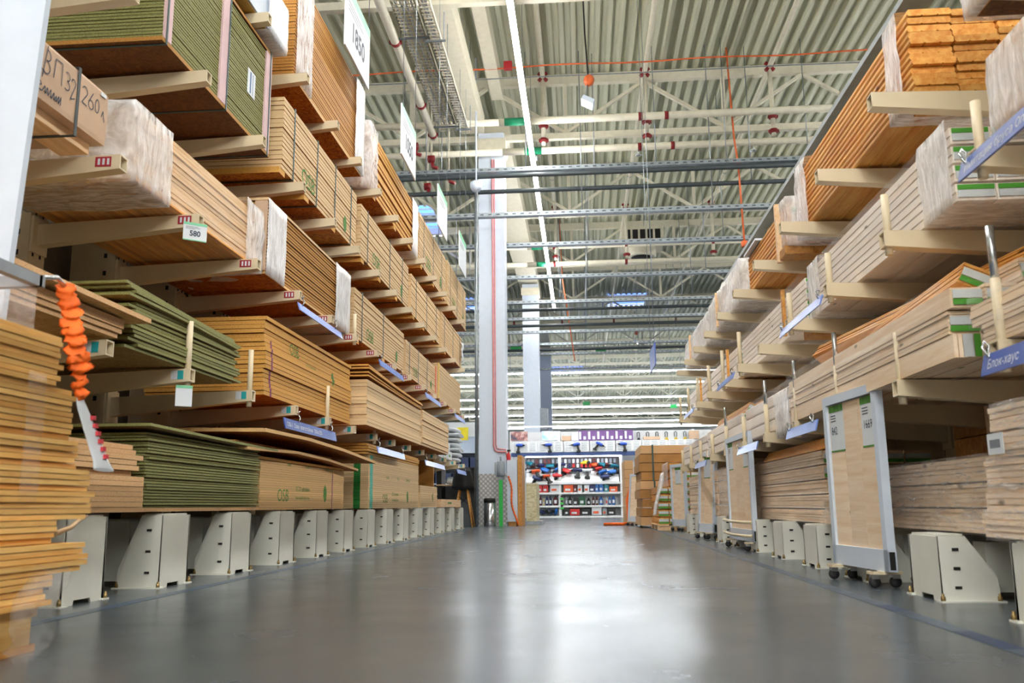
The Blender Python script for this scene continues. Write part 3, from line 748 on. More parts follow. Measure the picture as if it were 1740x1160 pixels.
# level four
t = thing('plank_pack', 'yellow plank pack with white film, highest beside the brown fibreboard pack', 'timber pack', (-1.85, 3.6, 2.715))
mb = MB()
for k in range(4): mb.box(XB + k*.142, XB + k*.142 + .138, 2.9, 4.33, 2.715, 2.95)
for k in range(4):
    MB().box(XB + k*.142, XB + k*.142 + .139, 2.9, 4.33, 2.715, 2.80).build('plank', m_yel, t)
    MB().box(XB + k*.142, XB + k*.142 + .139, 2.9, 4.33, 2.802, 2.95).build('plank', m_pinep, t)
MB().box(XF+.002, XF+.012, 3.2, 4.335, 2.72, 2.96).build('edge_board', m_white, t)
sleeve(t, XB, XF+.012, 4.05, 4.34, 2.715, 2.96, m_filmw, seed=3)
t = pack('fibreboard_pack', 'brown fibreboard pack on the top level with film over both ends', 'sheet packs on the top level', XB, XF-.01, 4.56, 6.12, 2.72, 3.36, 34, m_mdfpack, jit=.002)
sleeve(t, XB, XF-.01, 4.56, 4.86, 2.72, 3.36, m_film, caps=(), seed=5, off=.008); sleeve(t, XB, XF-.01, 5.88, 6.14, 2.72, 3.36, m_filmw, caps=('far',), seed=6)
B(XB, XF-.01, 4.56, 6.12, 2.695, 2.718).build('base_board', m_osb, t)
t = pack('board_pack', 'osb pack on the top level with crumpled film over its near end', 'sheet packs on the top level', XB, XF-.02, 6.36, 8.36, 2.72, 3.24, 12, m_osby, bearers=(6.6, 7.4), jit=.006, gap=.3, notch=.01)
sleeve(t, XB, XF-.02, 6.36, 6.62, 2.72, 3.24, m_film, caps=('near',), seed=8, wob=.02); sleeve(t, XB, XF-.02, 8.1, 8.4, 2.72, 3.24, m_filmw, seed=9)
pack('board_pack', 'strapped osb pack on the top level directly behind the film-ended osb pack', 'sheet packs on the top level', XB, XF-.02, 8.55, 10.3, 2.72, 3.26, 18, m_osbw, (8.8, 9.4, 10.0), (8.7, 9.45, 10.1), prn=osb_print(8.6, 10.2, 2.74, .4))
t = pack('board_pack', 'strapped osb pack on the top level closest to the plated column', 'sheet packs on the top level', XB, XF-.02, 10.45, 12.2, 2.72, 3.28, 18, m_osbw, (10.7, 11.3, 11.9), (10.6, 11.4), prn=osb_print(10.5, 12.2, 2.74, .4))
# level three
t = thing('green_board_pack', 'green board pack with pink card guards above the carton', 'sheet pack', (-1.85, 3.6, 2.07), 'sheet packs on the third level')
layers(MB(), XB, XF-.012, 3.04, 4.205, 2.085, 2.62, 38, .0015, .004, .3).build('sheet_block', m_mdf, t)
B(XB-.01, XF-.004, 3.03, 4.215, 2.066, 2.083).build('base_board', m_mdfpack, t); B(XB-.01, XF-.004, 3.03, 4.215, 2.622, 2.636).build('top_board', m_mdfpack, t)
for ya, yb in ((3.045, 3.105), (3.57, 3.66), (4.125, 4.205)): B(XF-.0125, XF-.003, ya, yb, 2.084, 2.62).build('card_guard', m_pink, t)
for y in (3.06, 3.645, 4.18): strap(t, y, XB-.012, XF-.001, 2.064, 2.638, None, .006)
mb = B(XF-.0105, XF-.0085, 3.90, 4.0, 2.28, 2.41); mb.box(XF-.0085, XF-.008, 3.93, 3.945, 2.29, 2.40, 1).box(XF-.0085, XF-.008, 3.965, 3.97, 2.29, 2.40, 1); mb.build('paper_label', [m_paper, m_bluest], t)
pr = osb_print(4.42, 5.95, 2.09, .33)
pack('board_pack', 'strapped osb pack behind the green board pack on the third level', 'sheet packs on the third level', XB, XF, 4.40, 5.98, 2.085, 2.50, 16, m_osbw, (4.58, 5.02, 5.42, 5.82), (4.42, 4.85, 5.42, 5.92), prn=pr)
t = pack('board_pack', 'strapped osb pack second behind the green board pack on the third level', 'sheet packs on the third level', XB, XF, 6.12, 7.92, 2.085, 2.49, 15, m_osbw, (6.32, 7.1, 7.62), (6.2, 6.75, 7.4), prn=osb_print(6.12, 7.92, 2.09, .33))
pack('board_pack', 'strapped osb pack third behind the green board pack on the third level', 'sheet packs on the third level', XB, XF, 8.06, 9.75, 2.085, 2.47, 15, m_osbw, (8.3, 8.9, 9.5), (8.2, 8.75, 9.4))
t = pack('board_pack', 'strapped osb pack on the third level closest to the plated column', 'sheet packs on the third level', XB, XF, 9.9, 11.6, 2.085, 2.5, 15, m_osbw, (10.1, 10.8, 11.4), (10.2, 10.9))
sleeve(t, XB, XF, 11.45, 11.62, 2.2, 2.4, m_filmw, seed=31, wob=.05)
# level two
t = thing('carton', 'large carton with marker writing, strapped onto a wooden pallet', 'carton', (-1.85, 2.2, 1.44))
mb = MB(); c0, c1, d0, d1 = -2.12, -1.58, 1.55, 2.69
R = []
for z, e in ((1.485, 0), (1.50, .002), (1.58, .004), (1.66, .001), (1.672, -.006)): R.append([(c0-e, d0, z), (c1+e, d0, z), (c1+e, d1, z), (c0-e, d1, z)])
mb.loft(R); mb.build('box', m_card, t)
for x in (-2.1, -1.93, -1.72): B(x, x+.1, d0, d1-.02, 1.448, 1.484).build('pallet_board', m_pinep, t)
strap(t, 2.512, c0-.006, c1+.0045, 1.446, 1.675, m_darkpipe, .007)
def stroke(mb, pts, w_=.004, x=-1.5745):
    for (a, b_), (c_, d_) in zip(pts, pts[1:]):
        L = math.hypot(c_-a, d_-b_) or 1e-6; nx, ny = -(d_-b_)/L*w_/2, (c_-a)/L*w_/2
        mb.add([(x, a+nx, b_+ny), (x, c_+nx, d_+ny), (x, c_-nx, d_-ny), (x, a-nx, b_-ny)], [(0, 1, 2, 3)])
mb = MB()
def glyph(y, z, s_, P): stroke(mb, [(y + a*s_, z + b_*s_) for a, b_ in P])
arc = lambda cx, cy, r, a0, a1, n=8, k=1: [(cx + r*k*math.cos(math.radians(a0+(a1-a0)*i/n)), cy + r*math.sin(math.radians(a0+(a1-a0)*i/n))) for i in range(n+1)]
glyph(2.325, 1.575, .07, [(0, -.35), (.25, 1.2)]); glyph(2.325, 1.575, .07, [(.2, 1)] + arc(.25, .76, .24, 90, -90) + arc(.2, .22, .3, 90, -110))
glyph(2.38, 1.575, .065, [(0, 0), (.08, 1), (.62, 1), (.64, -.1)])
glyph(2.438, 1.572, .055, arc(.2, .75, .25, 130, -90) + arc(.2, .22, .28, 90, -130)); glyph(2.472, 1.567, .055, [(0, .75)] + arc(.2, .75, .22, 160, -20)[1:] + [(.0, -.3), (.45, -.1)])
glyph(2.535, 1.572, .058, arc(.22, .72, .26, 160, -30) + [(.0, 0), (.5, -.05)]); glyph(2.575, 1.57, .058, [(.35, 1)] + arc(.2, .25, .26, 140, 480, 10)); glyph(2.612, 1.572, .055, arc(.2, .45, .42, 0, 360, 12, .5)); glyph(2.65, 1.572, .04, [(0, 0), (.25, .6), (.5, -.3)])
glyph(2.30, 1.535, .05, [(0, .9), (.7, .75)]); glyph(2.305, 1.505, .042, [(.1, .4), (.5, .5), (.3, .75), (.05, .5), (.15, .1), (.6, .1), (.9, .6), (1.0, .05), (1.2, .6), (1.35, .05), (1.6, .65), (1.7, 0), (2.0, .6), (2.05, .05), (2.3, .5), (2.3, .05), (2.6, .6), (2.6, .0), (2.85, .65), (2.85, 0)])
mb.build('lettering', m_ink, t); B(-1.576, -1.5735, 2.64, 2.672, 1.645, 1.658).build('paper_label', m_paper, t)
t = thing('panel_pack', 'film-wrapped pack of glued wood panels over the 580 price tag', 'sheet pack', (-1.85, 3.5, 1.45), 'sheet packs on the second level')
layers(MB(), XB, XF-.012, 2.9, 4.13, 1.452, 1.725, 15, .004, .005, .2).build('sheet_block', m_pinep, t)
for k in range(20): MB().box(XB+k*.0283, XB+k*.0283+.0275, 2.9, 4.13, 1.4445, 1.4515).build('stave', m_pine, t)
sleeve(t, XB, XF-.012, 2.86, 3.16, 1.447, 1.72, m_film, seed=11, caps=('near',), wob=.014); sleeve(t, XB, XF-.012, 3.16, 3.98, 1.447, 1.66, m_filmc, seed=12, wob=.003, off=.006)
sleeve(t, XB, XF-.012, 3.94, 4.16, 1.447, 1.735, m_film, seed=13, caps=('far',), wob=.02)
t = thing('fibreboard_pack', 'brown fibreboard pack banded with wide white film on the second level', 'sheet pack', (-1.85, 5, 1.46), 'sheet packs on the second level')
layers(MB(), XB, XF, 4.22, 5.82, 1.462, 1.835, 21, .003, .007, .32).build('sheet_block', m_mdfpack, t)
B(XB, XF+.005, 4.21, 5.84, 1.836, 1.85).build('top_board', m_osbw, t); B(XB, XF, 4.21, 5.83, 1.446, 1.46).build('base_board', m_osb, t)
B(XF-.06, XF+.004, 4.20, 4.212, 1.462, 1.83).build('card_guard', m_card, t)
sleeve(t, XB, XF, 4.214, 4.50, 1.455, 1.842, m_filmw, seed=15, off=.005, wob=.004); sleeve(t, XB, XF, 5.46, 5.83, 1.455, 1.845, m_filmw, seed=16, off=.007, wob=.012)
pack('board_pack', 'strapped osb pack on the second level behind the banded fibreboard pack', 'sheet packs on the second level', XB, XF, 5.98, 7.74, 1.465, 1.82, 15, m_osbw, (6.2, 6.9), (6.1, 6.95, 7.4), prn=osb_print(5.98, 7.74, 1.47, .3))
t = pack('board_pack', 'strapped osb pack with an orange end stripe on the second level', 'sheet packs on the second level', XB, XF, 7.84, 9.55, 1.465, 1.79, 15, m_osbw, (8.0, 8.45, 8.95), (8.0, 8.75), prn=osb_print(7.84, 9.5, 1.47, .3))
B(XF+.003, XF+.006, 9.46, 9.52, 1.466, 1.789).build('paint_stripe', m_orangec, t)
t = pack('board_pack', 'tall pale sheet pack with a yellow corner on the second level', 'sheet packs on the second level', XB, XF, 9.68, 11.5, 1.465, 1.87, 22, m_osbw, (), (9.9, 10.6), jit=.001, notch=.002)
B(XF+.0015, XF+.004, 9.68, 9.73, 1.466, 1.869).build('paint_stripe', plain('yellow_paint', (240, 200, 60), .6), t)
# level one, loose sheets
sheets('plywood_sheet', 'plywood sheet', 'the short stack over the lower pale boards', 'sheet', 'plywood sheets on the first level', 4, -1.49, .6, 1.45, 2.74, .83, .895, m_ply, .012, .03)
o = MB().loft([[(-2.1, y, .905+dz), (-1.44, y, .897+dz), (-1.44, y, .913+dz), (-2.1, y, .922+dz)] for y, dz in ((1.45, .012), (2.1, .008), (2.82, 0))]).build('plywood_sheet', m_ply); tag(o, 'warped plywood sheet lying crooked on the short plywood stack', 'sheet', 'plywood sheets on the first level')
bendg = lambda q, i: .012*math.sin(q*3.1)*i - .012*q*(1-i)
sheets('green_sheet', 'green board sheet', 'the loose green stack on the first level', 'sheet', 'green sheets on the first level', 17, -1.525, .6, 2.86, 3.80, .822, 1.03, m_mdf, .014, .05, .2, bend=lambda q, i: .02*i*(1-q) + .008*math.sin(q*3.1+i*9)*i)
pr = MB(); text(pr, 'OSB', .085, (0, 4.52, 1.085), (0, 1, 0), (0, 0, 1)); leaf_mark(pr, 5.33, 1.02, .085)
text(pr, 'ECO ultralam', .032, (0, 4.8, 1.06), (0, 1, 0), (0, 0, 1))
st = MB().add([(0, 4.22, .822), (0, 4.245, .822), (0, 4.235, 1.1), (0, 4.215, 1.1)], [(0, 1, 2, 3)])
sheets('osb_sheet', 'thick osb sheet', 'the stack with a purple stripe', 'sheet', 'osb sheets with the purple stripe', 18, -1.53, .6, 4.14, 5.76, .822, 1.215, m_osby, .008, .008, .14, prints=((pr, m_greentxt, 'lettering'), (st, m_purple, 'paint_stripe')))
sheets('pale_sheet', 'pale sheet', 'the tall bowed stack behind the purple-striped one', 'sheet', 'pale sheets of the bowed stack', 13, -1.46, .64, 5.94, 8.0, .835, 1.15, m_osbw, .004, .008, .05)
o = sheets('pale_sheet', 'warped sheet', 'the bowed stack behind the purple-striped one', 'sheet', 'warped sheets on the bowed stack', 4, -1.44, .62, 5.9, 7.95, 1.152, 1.215, m_osby, .012, .02, .3, bend=lambda q, i: .035*(1-q)**2*(.4+i))
sheets('pale_sheet', 'whitish sheet', 'the stack last before the cement bags', 'sheet', 'whitish sheets before the bags', 14, -1.45, .62, 8.03, 9.62, .835, 1.16, m_osbw, .006, .006, .08)
for i, (y, z) in enumerate(((9.8, .825), (10.15, .825), (10.5, .825), (9.95, .925), (10.35, .925))):
    t = thing('white_carton', 'white carton with green print on the first level, %s beside the whitish sheets' % ['lowest', 'middle lower', 'outer lower', 'inner upper', 'outer upper'][i], 'carton', (-1.7, y, z), 'white cartons on the first level')
    B(-1.95, -1.56, y-.15, y+.15, z, z+.097).build('box', m_paper, t)
    mb = B(-1.5598, -1.5592, y-.1, y+.02, z+.03, z+.06); mb.build('lettering', m_greentxt, t)
for i in range(7):
    o = MB().loft([[(x, 11.2 + .0*i + .32*math.cos(a)*s_, .825 + i*.062 + .031 + .031*math.sin(a)*s_) for a in [k*math.pi/6 for k in range(12)]] for x, s_ in ((-1.95, .4), (-1.92, .85), (-1.75, 1), (-1.6, .95), (-1.56+.02*(i % 3), .8), (-1.54, .4))], 0, True, True).build('white_sack', m_paper)
    tag(o, 'white sack of dry mix, %s in the pile by the grey pole' % (['lowest', 'second', 'third', 'fourth', 'fifth', 'sixth', 'topmost'][i]), 'sack', 'white sacks by the grey pole')
# ground level
ZF = .266
def g_print(y0, y1, z0, k, extra):
    mb = MB(); L = y1-y0; X, U = (0, 1, 0), (0, 0, 1)
    text(mb, 'OSB', .085*k, (0, y0+L*.24, z0+.05), X, U, 0, 1.1); text(mb, 'ECO ultralam', .036*k, (0, y0+L*.42, z0+.105), X, U, 0, 1.2)
    text(mb, 'Formaldehyde free', .026*k, (0, y0+L*.42, z0+.06), X, U, 0, 1.2); leaf_mark(mb, y0+L*.76, z0+.045, .1*k)
    for a, s_ in extra: text(mb, s_, .034*k, (0, y0+L*a, z0+.235), X, U, 0, 1.1)
    return mb
sheets('pale_sheet', 'thin pale sheet', 'the block under the loose pale boards', 'sheet', 'thin pale sheets on the ground level', 7, -1.52, .55, 1.6, 3.0, ZF+.006, .392, m_ply, .002, .004, .06)
sheets('pale_board', 'loose pale board', 'the pile ahead of the green sheets', 'board', 'loose pale boards on the ground level', 6, -1.53, .5, 1.55, 2.96, .393, .50, m_ply, .012, .035, .12)
sheets('green_sheet', 'green board sheet', 'the ground level stack', 'sheet', 'green sheets on the ground level', 25, -1.545, .58, 3.05, 4.17, ZF+.02, .555, m_mdf, .008, .02, .3)
o = MB().loft([[(-2.1, y, .558+dz), (-1.5, y, .556+dz), (-1.5, y, .566+dz), (-2.1, y, .568+dz)] for y, dz in ((2.98, .012), (3.5, .006), (4.3, -.001))]).build('green_sheet', m_mdf); tag(o, 'warped green sheet overhanging the top of the ground level stack', 'sheet', 'green sheets on the ground level')
o = B(-2.14, -1.55, 3.0, 4.2, ZF+.006, ZF+.02).build('base_board', m_ply); o.name = 'backing_sheet'; tag(o, 'chipped pale backing sheet beneath the ground level green stack', 'sheet')
st = MB().add([(0, 5.5, ZF), (0, 5.515, ZF), (0, 5.515, .49), (0, 5.5, .49)], [(0, 1, 2, 3)])
sheets('osb_sheet', 'osb sheet', 'the ground stack beside the green sheets', 'sheet', 'osb sheets beside the green ground stack', 20, -1.565, .58, 4.24, 5.78, ZF+.006, .515, m_osb, .0015, .003, .05, prints=((g_print(4.1, 5.75, ZF, 1.05, ((.33, 'мм'), (.52, 'OSB 3'), (.75, '2500x1250'))), m_greentxt, 'lettering'), (st, m_purple, 'paint_stripe')))
o = MB().loft([[(-2.14, y, .545+dz), (-1.50, y, .532+dz), (-1.50, y, .546+dz), (-2.14, y, .56+dz)] for y, dz in ((3.9, .01), (4.6, .03), (5.2, .02), (5.9, -.012))]).build('osb_sheet', m_osb); tag(o, 'warped osb sheet lying over the ground stack beside the green sheets', 'sheet')
o = MB().loft([[(-2.14, y, .60+dz), (-1.44, y, .585+dz), (-1.44, y, .602+dz), (-2.14, y, .617+dz)] for y, dz in ((3.95, .04), (4.6, .045), (5.3, .03), (6.15, -.005))]).build('osb_sheet', m_osb); tag(o, 'uppermost warped osb sheet jutting into the aisle under the blue sign', 'sheet')
MB_ = B(-2.1, -1.56, 4.0, 5.75, .517, .531).build('osb_sheet', m_osby); tag(MB_, 'osb sheet between the warped sheets and the printed ground stack', 'sheet')
MB_ = B(-2.1, -1.6, 4.0, 5.6, .58, .596).build('wood_batten', m_pined); tag(MB_, 'wooden spacer board between two warped osb sheets', 'board')
st = MB().add([(0, 6.47, ZF), (0, 6.56, ZF), (0, 6.54, .75), (0, 6.45, .75)], [(0, 1, 2, 3)])
gs = sheets('osb_sheet', 'osb sheet', 'the stack with green and teal paint stripes', 'sheet', 'osb sheets with teal paint stripes', 26, -1.555, .6, 6.42, 8.42, ZF+.006, .66, m_osbw, .002, .003, .06, prints=((g_print(6.42, 8.35, ZF, 1.1, ((.3, '15 мм'), (.52, 'OSB 3'), (.72, '2500x1250'))), m_greentxt, 'lettering'), (st, m_tealp, 'paint_stripe')))
for o in gs:   # wide green stripe painted down the stack's end
    oz = o.location.z/S; me = o.data; zt = oz + max(v.co.z for v in me.vertices)/S; yy = (o.location.y + min(v.co.y for v in me.vertices))/S
    B(-1.665, -1.615, yy-.0015, yy-.0005, oz, zt).build('green_stripe', m_greenpt, o, org=ORG[o.name])
sheets('osb_sheet', 'curled osb sheet', 'the stack with green and teal paint stripes', 'sheet', 'curled osb sheets', 4, -1.55, .6, 6.35, 8.4, .662, .735, m_osby, .008, .01, .12, bend=lambda q, i: .01*(1-q)*i)
sheets('osb_sheet', 'osb sheet', 'the low stack behind the teal-striped one', 'sheet', 'osb sheets of the low stack', 10, -1.55, .58, 8.5, 9.5, ZF+.006, .485, m_osbw, .002, .004, .06, prints=((leaf_mark(MB(), 9.2, .33, .09), m_greentxt, 'lettering'),))
t = thing('wooden_box', 'short timber beam stub with green print standing on the last rack feet', 'box', (-1.75, 10.3, ZF)); B(-2.0, -1.54, 9.75, 11.3, ZF+.007, .36).build('body', m_pinep, t); MB().box(-1.5398, -1.539, 10.2, 10.5, .31, .33).build('lettering', m_greentxt, t)
o = B(-2.15, -1.62, 9.66, 9.7, ZF+.006, .815).build('upright_board', m_mdfpack); tag(o, 'brown board standing upright behind the low osb stack', 'board')
# thin loose veneer strip hanging below the pale boards
o = MB().tube([(-1.50, 2.62, .262), (-1.46, 2.52, .255), (-1.42, 2.4, .232), (-1.42, 2.33, .218)], [.004, .006, .007, .009], 6).build('wood_strip', m_pinep); tag(o, 'bent splinter of wood sticking out below the pale boards', 'wood strip')

# price cards and level signs of the panel rack
Yp, Zp = (0, 1, 0), (0, 0, 1)
for i, (y, num) in enumerate(((5.31, '1850'), (7.17, '1050'), (9.15, None), (10.86, None))):
    price_card(['large hanging price card reading 1850 above the panel rack', 'large hanging price card reading 1050 above the panel rack', 'large hanging price card, third in the row above the panel rack', 'large hanging price card, last in the row by the plated column'][i], (-1.5, y, 3.31), Yp, Zp, .66, .47, num, 'hanging price cards', .012, cat='price sign', name='price_sign', foot=False)
price_card('price tag reading 580 hung from the arm below the film-wrapped panel pack', (-1.515, 3.17, 1.305), (.78, .62, 0), Zp, .09, .072, '580')
t = price_card('blank-backed price tag hung from the second first-level arm', (-1.53, 3.22, .665), (.78, .62, 0), Zp, .062, .08, None, small=False, foot=False)
rail_sign('pale blue sign under the banded fibreboard pack', -1.49, 4.50, 5.36, 1.32, .042, 1, None, m_bluel, (4.56, 5.2), 1.44, 'blue signs of the panel rack')
rail_sign('blue sign with white lettering below the purple-striped osb stack', -1.49, 4.34, 5.28, .675, .055, 1, 'OSB-3  22мм  влагостойкая  2500x1250', m_blue, (4.56, 5.18), .815, 'blue signs of the panel rack')
for ya, yb, z, az, lb in ((6.42, 7.3, 1.32, 1.44, 'pale blue sign on the second level below the first printed osb pack'), (8.4, 9.3, 1.32, 1.44, 'pale blue sign on the second level below the orange-striped osb pack'), (10.4, 11.3, 1.32, 1.44, 'pale blue sign on the second level below the yellow-cornered pack'),
                          (6.4, 7.4, .67, .815, 'pale blue sign below the tall bowed stack'), (8.4, 9.6, .67, .815, 'pale blue sign below the whitish sheets'), (10.6, 11.4, .67, .815, 'pale blue sign below the white cartons')):
    rail_sign(lb, -1.49, ya, yb, z, .05, 1, None, m_bluel, (ya+.04, yb-.1), az, 'blue signs of the panel rack')

# ------------------------------------------------------------------ pile of boards at the camera's near end, white panel, orange rope
z = .0; n = 0; rows = []
t = thing('pallet', 'low wooden pallet under the near board pile', 'pallet', (-1.42, 1.2, 0))
for x in (-1.75, -1.48, -1.23): B(x, x+.11, .6, 1.80, .0, .014).build('skid_board', m_pine, t)
for x in (-1.75, -1.48, -1.23):
    for y in (.62, 1.12, 1.66): B(x, x+.11, y, y+.12, .0145, .068).build('block', m_piney, t)
for k in range(7): B(-1.75, -1.12, .6+k*.178, .73+k*.178, .0685, .089).build('deck_board', m_piney, t)
z = .09; K = 46
for i in range(K):
    t_ = .0122
    f = (z - .09)/.56
    far = [1.80, 1.925, 1.845, 1.97, 1.95, 1.90, 1.87, 1.86, 1.80, 1.80][min(9, int(f*10 + .0))] + random.uniform(-.014, .014)
    xx = -1.12 + (.02 if f < .2 else 0) + random.uniform(-.006, .006)
    k = K - i
    lab = ('topmost' if k == 1 else 'lowest' if k == K else ordw(k)) + ' short pine board' + (' of' if k in (1, K) else ' from the top of') + ' the pile under the white panel'
    o = B(xx-.55, xx, .7, far, z, z + t_*.84).build('pine_board', m_piney); tag(o, lab, 'board', 'pine boards of the near pile'); z += t_
ZT = z
t = thing('stretch_film_band', 'clear stretch film band wound round the near board pile', 'film', (-1.11, 1.65, .45)); sleeve(t, -1.68, -1.10, 1.66, 1.72, .3, .55, m_filmc, name='band', off=.004, wob=.004)
t = thing('plastic_box', 'clear plastic box with grey rim and orange contents on the board pile', 'box', (-1.3, 1.72, ZT))
mb = MB()
for a, b_, c_, d_ in ((-1.6, -1.19, 1.60, 1.604), (-1.6, -1.19, 1.806, 1.81), (-1.194, -1.19, 1.60, 1.81), (-1.6, -1.596, 1.60, 1.81)): mb.box(a, b_, c_, d_, ZT+.001, ZT+.12)
mb.build('wall', m_filmc, t)
mb = MB()
for a, b_, c_, d_ in ((-1.61, -1.18, 1.592, 1.61), (-1.61, -1.18, 1.80, 1.82), (-1.2, -1.18, 1.6, 1.81)): mb.box(a, b_, c_, d_, ZT+.115, ZT+.14)
mb.build('rim', m_grey, t)
o = MB().lathe([(.0, 0), (.07, .004), (.08, .05), (.05, .09), (0, .1)], (-1.3, 1.7, ZT+.004), 14).build('orange_strap_coil', m_orange); tag(o, 'orange strap coil inside the clear plastic box', 'strap')
t = thing('load_strap', 'orange ruffled load strap with a white tag hanging from the plastic box', 'strap', (-1.14, 1.80, ZT))
R = []
pts = [Vector(p) for p in ((-1.172, 1.88, .785), (-1.165, 1.89, .75), (-1.15, 1.885, .70), (-1.14, 1.885, .655), (-1.125, 1.885, .61), (-1.12, 1.885, .57), (-1.118, 1.885, .525))]
n = 60
for i in range(n + 1):
    u = i/n*(len(pts)-1); k = min(int(u), len(pts)-2); p = pts[k].lerp(pts[k+1], u-k)
    ws = 1 if i > 9 else .3
    r = (.018 + .005*math.sin(i*1.35)*ws + .004*math.sin(i*3.1+1)*ws) * (1 if i < 46 else .6)
    dx = .006*math.sin(i*.9)*ws
    R.append([(p.x + dx + r*math.cos(a)*(1 + .15*math.sin(3*a + i)), p.y + r*.9*math.cos(a+.6)*.5 + r*math.sin(a)*.6, p.z + r*.5*math.sin(a) + .004*math.sin(2*a + i*1.7)*ws) for a in [q*math.pi/6 for q in range(12)]])
MB().loft(R, 0, True, True).build('ruffled_sleeve', m_orange, t)
R = []
for i in range(9):
    u = i/8; p = Vector((-1.118, 1.885, .525)).lerp(Vector((-1.09, 1.96, .37)), u); r = .008 + .018*u**.7 + (.01 if i == 8 else 0)
    R.append([(p.x + .006*math.cos(a), p.y + r*math.cos(a+.3), p.z + .004*math.sin(a)) for a in [q*math.pi/5 for q in range(10)]])
tg = MB().loft(R, 0, True, True).build('white_tag', m_paper, t)
mb = MB()
for k in range(6): u = .25 + .11*k; p = Vector((-1.111, 1.895, .525)).lerp(Vector((-1.083, 1.965, .37)), u); mb.box(p.x-.002, p.x+.004, p.y+.002, p.y+.016, p.z-.006, p.z+.004)
mb.build('lettering', plain('red_print', (206, 60, 70), .6), t)
MB().tube([(-1.185, 1.82, .79), (-1.178, 1.86, .80), (-1.172, 1.88, .785)], .006, 8).build('clip', m_steel, t)
o = MB().hexa([(-1.9, 1.925, 0), (-1.382, 1.925, 0), (-1.382, 1.945, 0), (-1.9, 1.945, 0), (-1.9, 1.925, 3.4), (-1.229, 1.925, 3.4), (-1.229, 1.945, 3.4), (-1.9, 1.945, 3.4)]).build('white_sheet', m_white); tag(o, 'tall plain white sheet standing behind the near board pile', 'sheet')
R = []
for i in range(9):
    a = i/8; R.append([(-1.075 + .03*a + .03*math.cos(q) + .006*math.sin(3*q+i*2), 1.70 + .10*math.sin(i*1.1)*.2 + .05*math.sin(q), .004 + .16*a + .012*math.sin(q*2+i)) for q in [k*math.pi/6 for k in range(12)]])
tag(MB().loft(R, 0, False, True).build('film_scrap', m_filmc), 'torn scrap of clear film standing on the floor by the near board pile', 'film')
# ------------------------------------------------------------------ timber rack stock
RX0, RX1 = 1.12, 1.70
def board_mesh(w_, h, L):
    g = min(.006, h*.25)
    P = [(0, g), (.004, 0), (w_*.3, 0), (w_*.33, g*.6), (w_*.36, 0), (w_*.66, 0), (w_*.69, g*.6), (w_*.72, 0), (w_-.004, 0), (w_, g), (w_, h-g), (w_-.005, h-.001), (.005, h-.001), (0, h-g)]
    return MB().prism(P, 'y', 0, L)
def timber_pack(label, group, x0, x1, y0, y1, z0, z1, nx, nz, mat, jy=.02, name='timber_pack'):
    t = thing(name, label, 'timber pack', (x0, y0, z0), group); w_, h = (x1-x0)/nx, (z1-z0)/nz; first = None
    for i in range(nx):
        for k in range(nz):
            if first is None: o = first = board_mesh(w_-.003, h*.95, y1-y0).build('board', mat, t, local=True)
            else: o = first.copy(); C.objects.link(o)
            o.location = Vector((i*w_, random.uniform(0, jy), k*h))*S
    return t
def bundle(loc, w_, h, L, nb, label, group, lab=1, film_=None, mat=None, rot=None, vert=False):
    t = thing('board_bundle', label, 'board bundle', loc, group, rot)
    mb = MB()
    if vert:
        R = []; d = w_/nb
        for i in range(nb):
            j = random.uniform(-.004, .004)
            R += [[(i*d+a, j, 0), (i*d+a, L, 0), (i*d+a, L, h), (i*d+a, j, h)] if e == 0 else [(i*d+a, .004, .004), (i*d+a, L-.004, .004), (i*d+a, L-.004, h-.004), (i*d+a, .004, h-.004)] for a, e in ((0, 0), (d*.8, 0), (d*.8, 1), (d, 1))]
        mb.loft(R[:-2])
    else: layers(mb, 0, w_, 0, L, 0, h, nb, .003, .004, .16)
    mb.build('board_stack', mat or m_pinep, t, local=True)
    if lab:
        e = MB()
        if vert: e.box(w_*.30, w_*.62, -.007, -.004, h*.02, h*.98, 0).box(w_*.66, w_*.86, -.0075, -.004, h*.02, h*.98, 1)
        else: e.box(w_*.03, w_*.97, -.007, -.004, h*.38, h*.74, 0).box(w_*.03, w_*.97, -.0075, -.004, h*.1, h*.34, 1)
        e.build('end_label', [m_labelw, m_labelg], t, local=True)
    if film_:
        sleeve(t, loc[0], loc[0]+w_, loc[1]+.02, loc[1]+L-.02, loc[2], loc[2]+h, film_, name='film_wrap', seed=loc[1]*7+loc[2]*31+loc[0]*5, wob=.005, off=.004 if film_ is m_filmb else .011, step=.09)
    return t
# level three
t = timber_pack('film-covered timber pack hanging out highest over the white-film profile boards', 'packs on the third level of the timber rack', 1.10, 1.68, 1.15, 2.33, 1.60, 1.92, 4, 4, m_pinep)
sleeve(t, 1.10, 1.68, 1.15, 2.335, 1.602, 1.92, m_film, seed=41, caps=('far',), wob=.012, step=.06)
B(1.11, 1.66, 1.15, 2.31, 1.585, 1.599).build('base_board', m_mdfpack, t)
t = timber_pack('big pack of orange profile boards with open board ends', 'packs on the third level of the timber rack', RX0, RX1, 2.79, 4.28, 1.60, 1.90, 4, 12, m_pine, .03)
sleeve(t, RX0, RX1, 2.86, 3.0, 1.585, 1.91, m_film, seed=43, wob=.012); sleeve(t, RX0, RX1, 4.12, 4.33, 1.58, 1.91, m_film, seed=44, caps=('far',), wob=.015)
B(RX0+.03, RX0+.2, 2.84, 2.9, 1.56, 1.598).build('bearer', m_pined, t)
t = timber_pack('pack of profile boards with filmed ends and a wooden frame, behind the open-ended pack', 'packs on the third level of the timber rack', RX0-.02, RX1, 4.50, 5.58, 1.60, 1.83, 4, 9, m_pine)
for k in range(4): B(RX0+k*.13, RX0+k*.13+.11, 4.482, 4.496, 1.76, 1.79).build('end_label', m_labelg, t); 
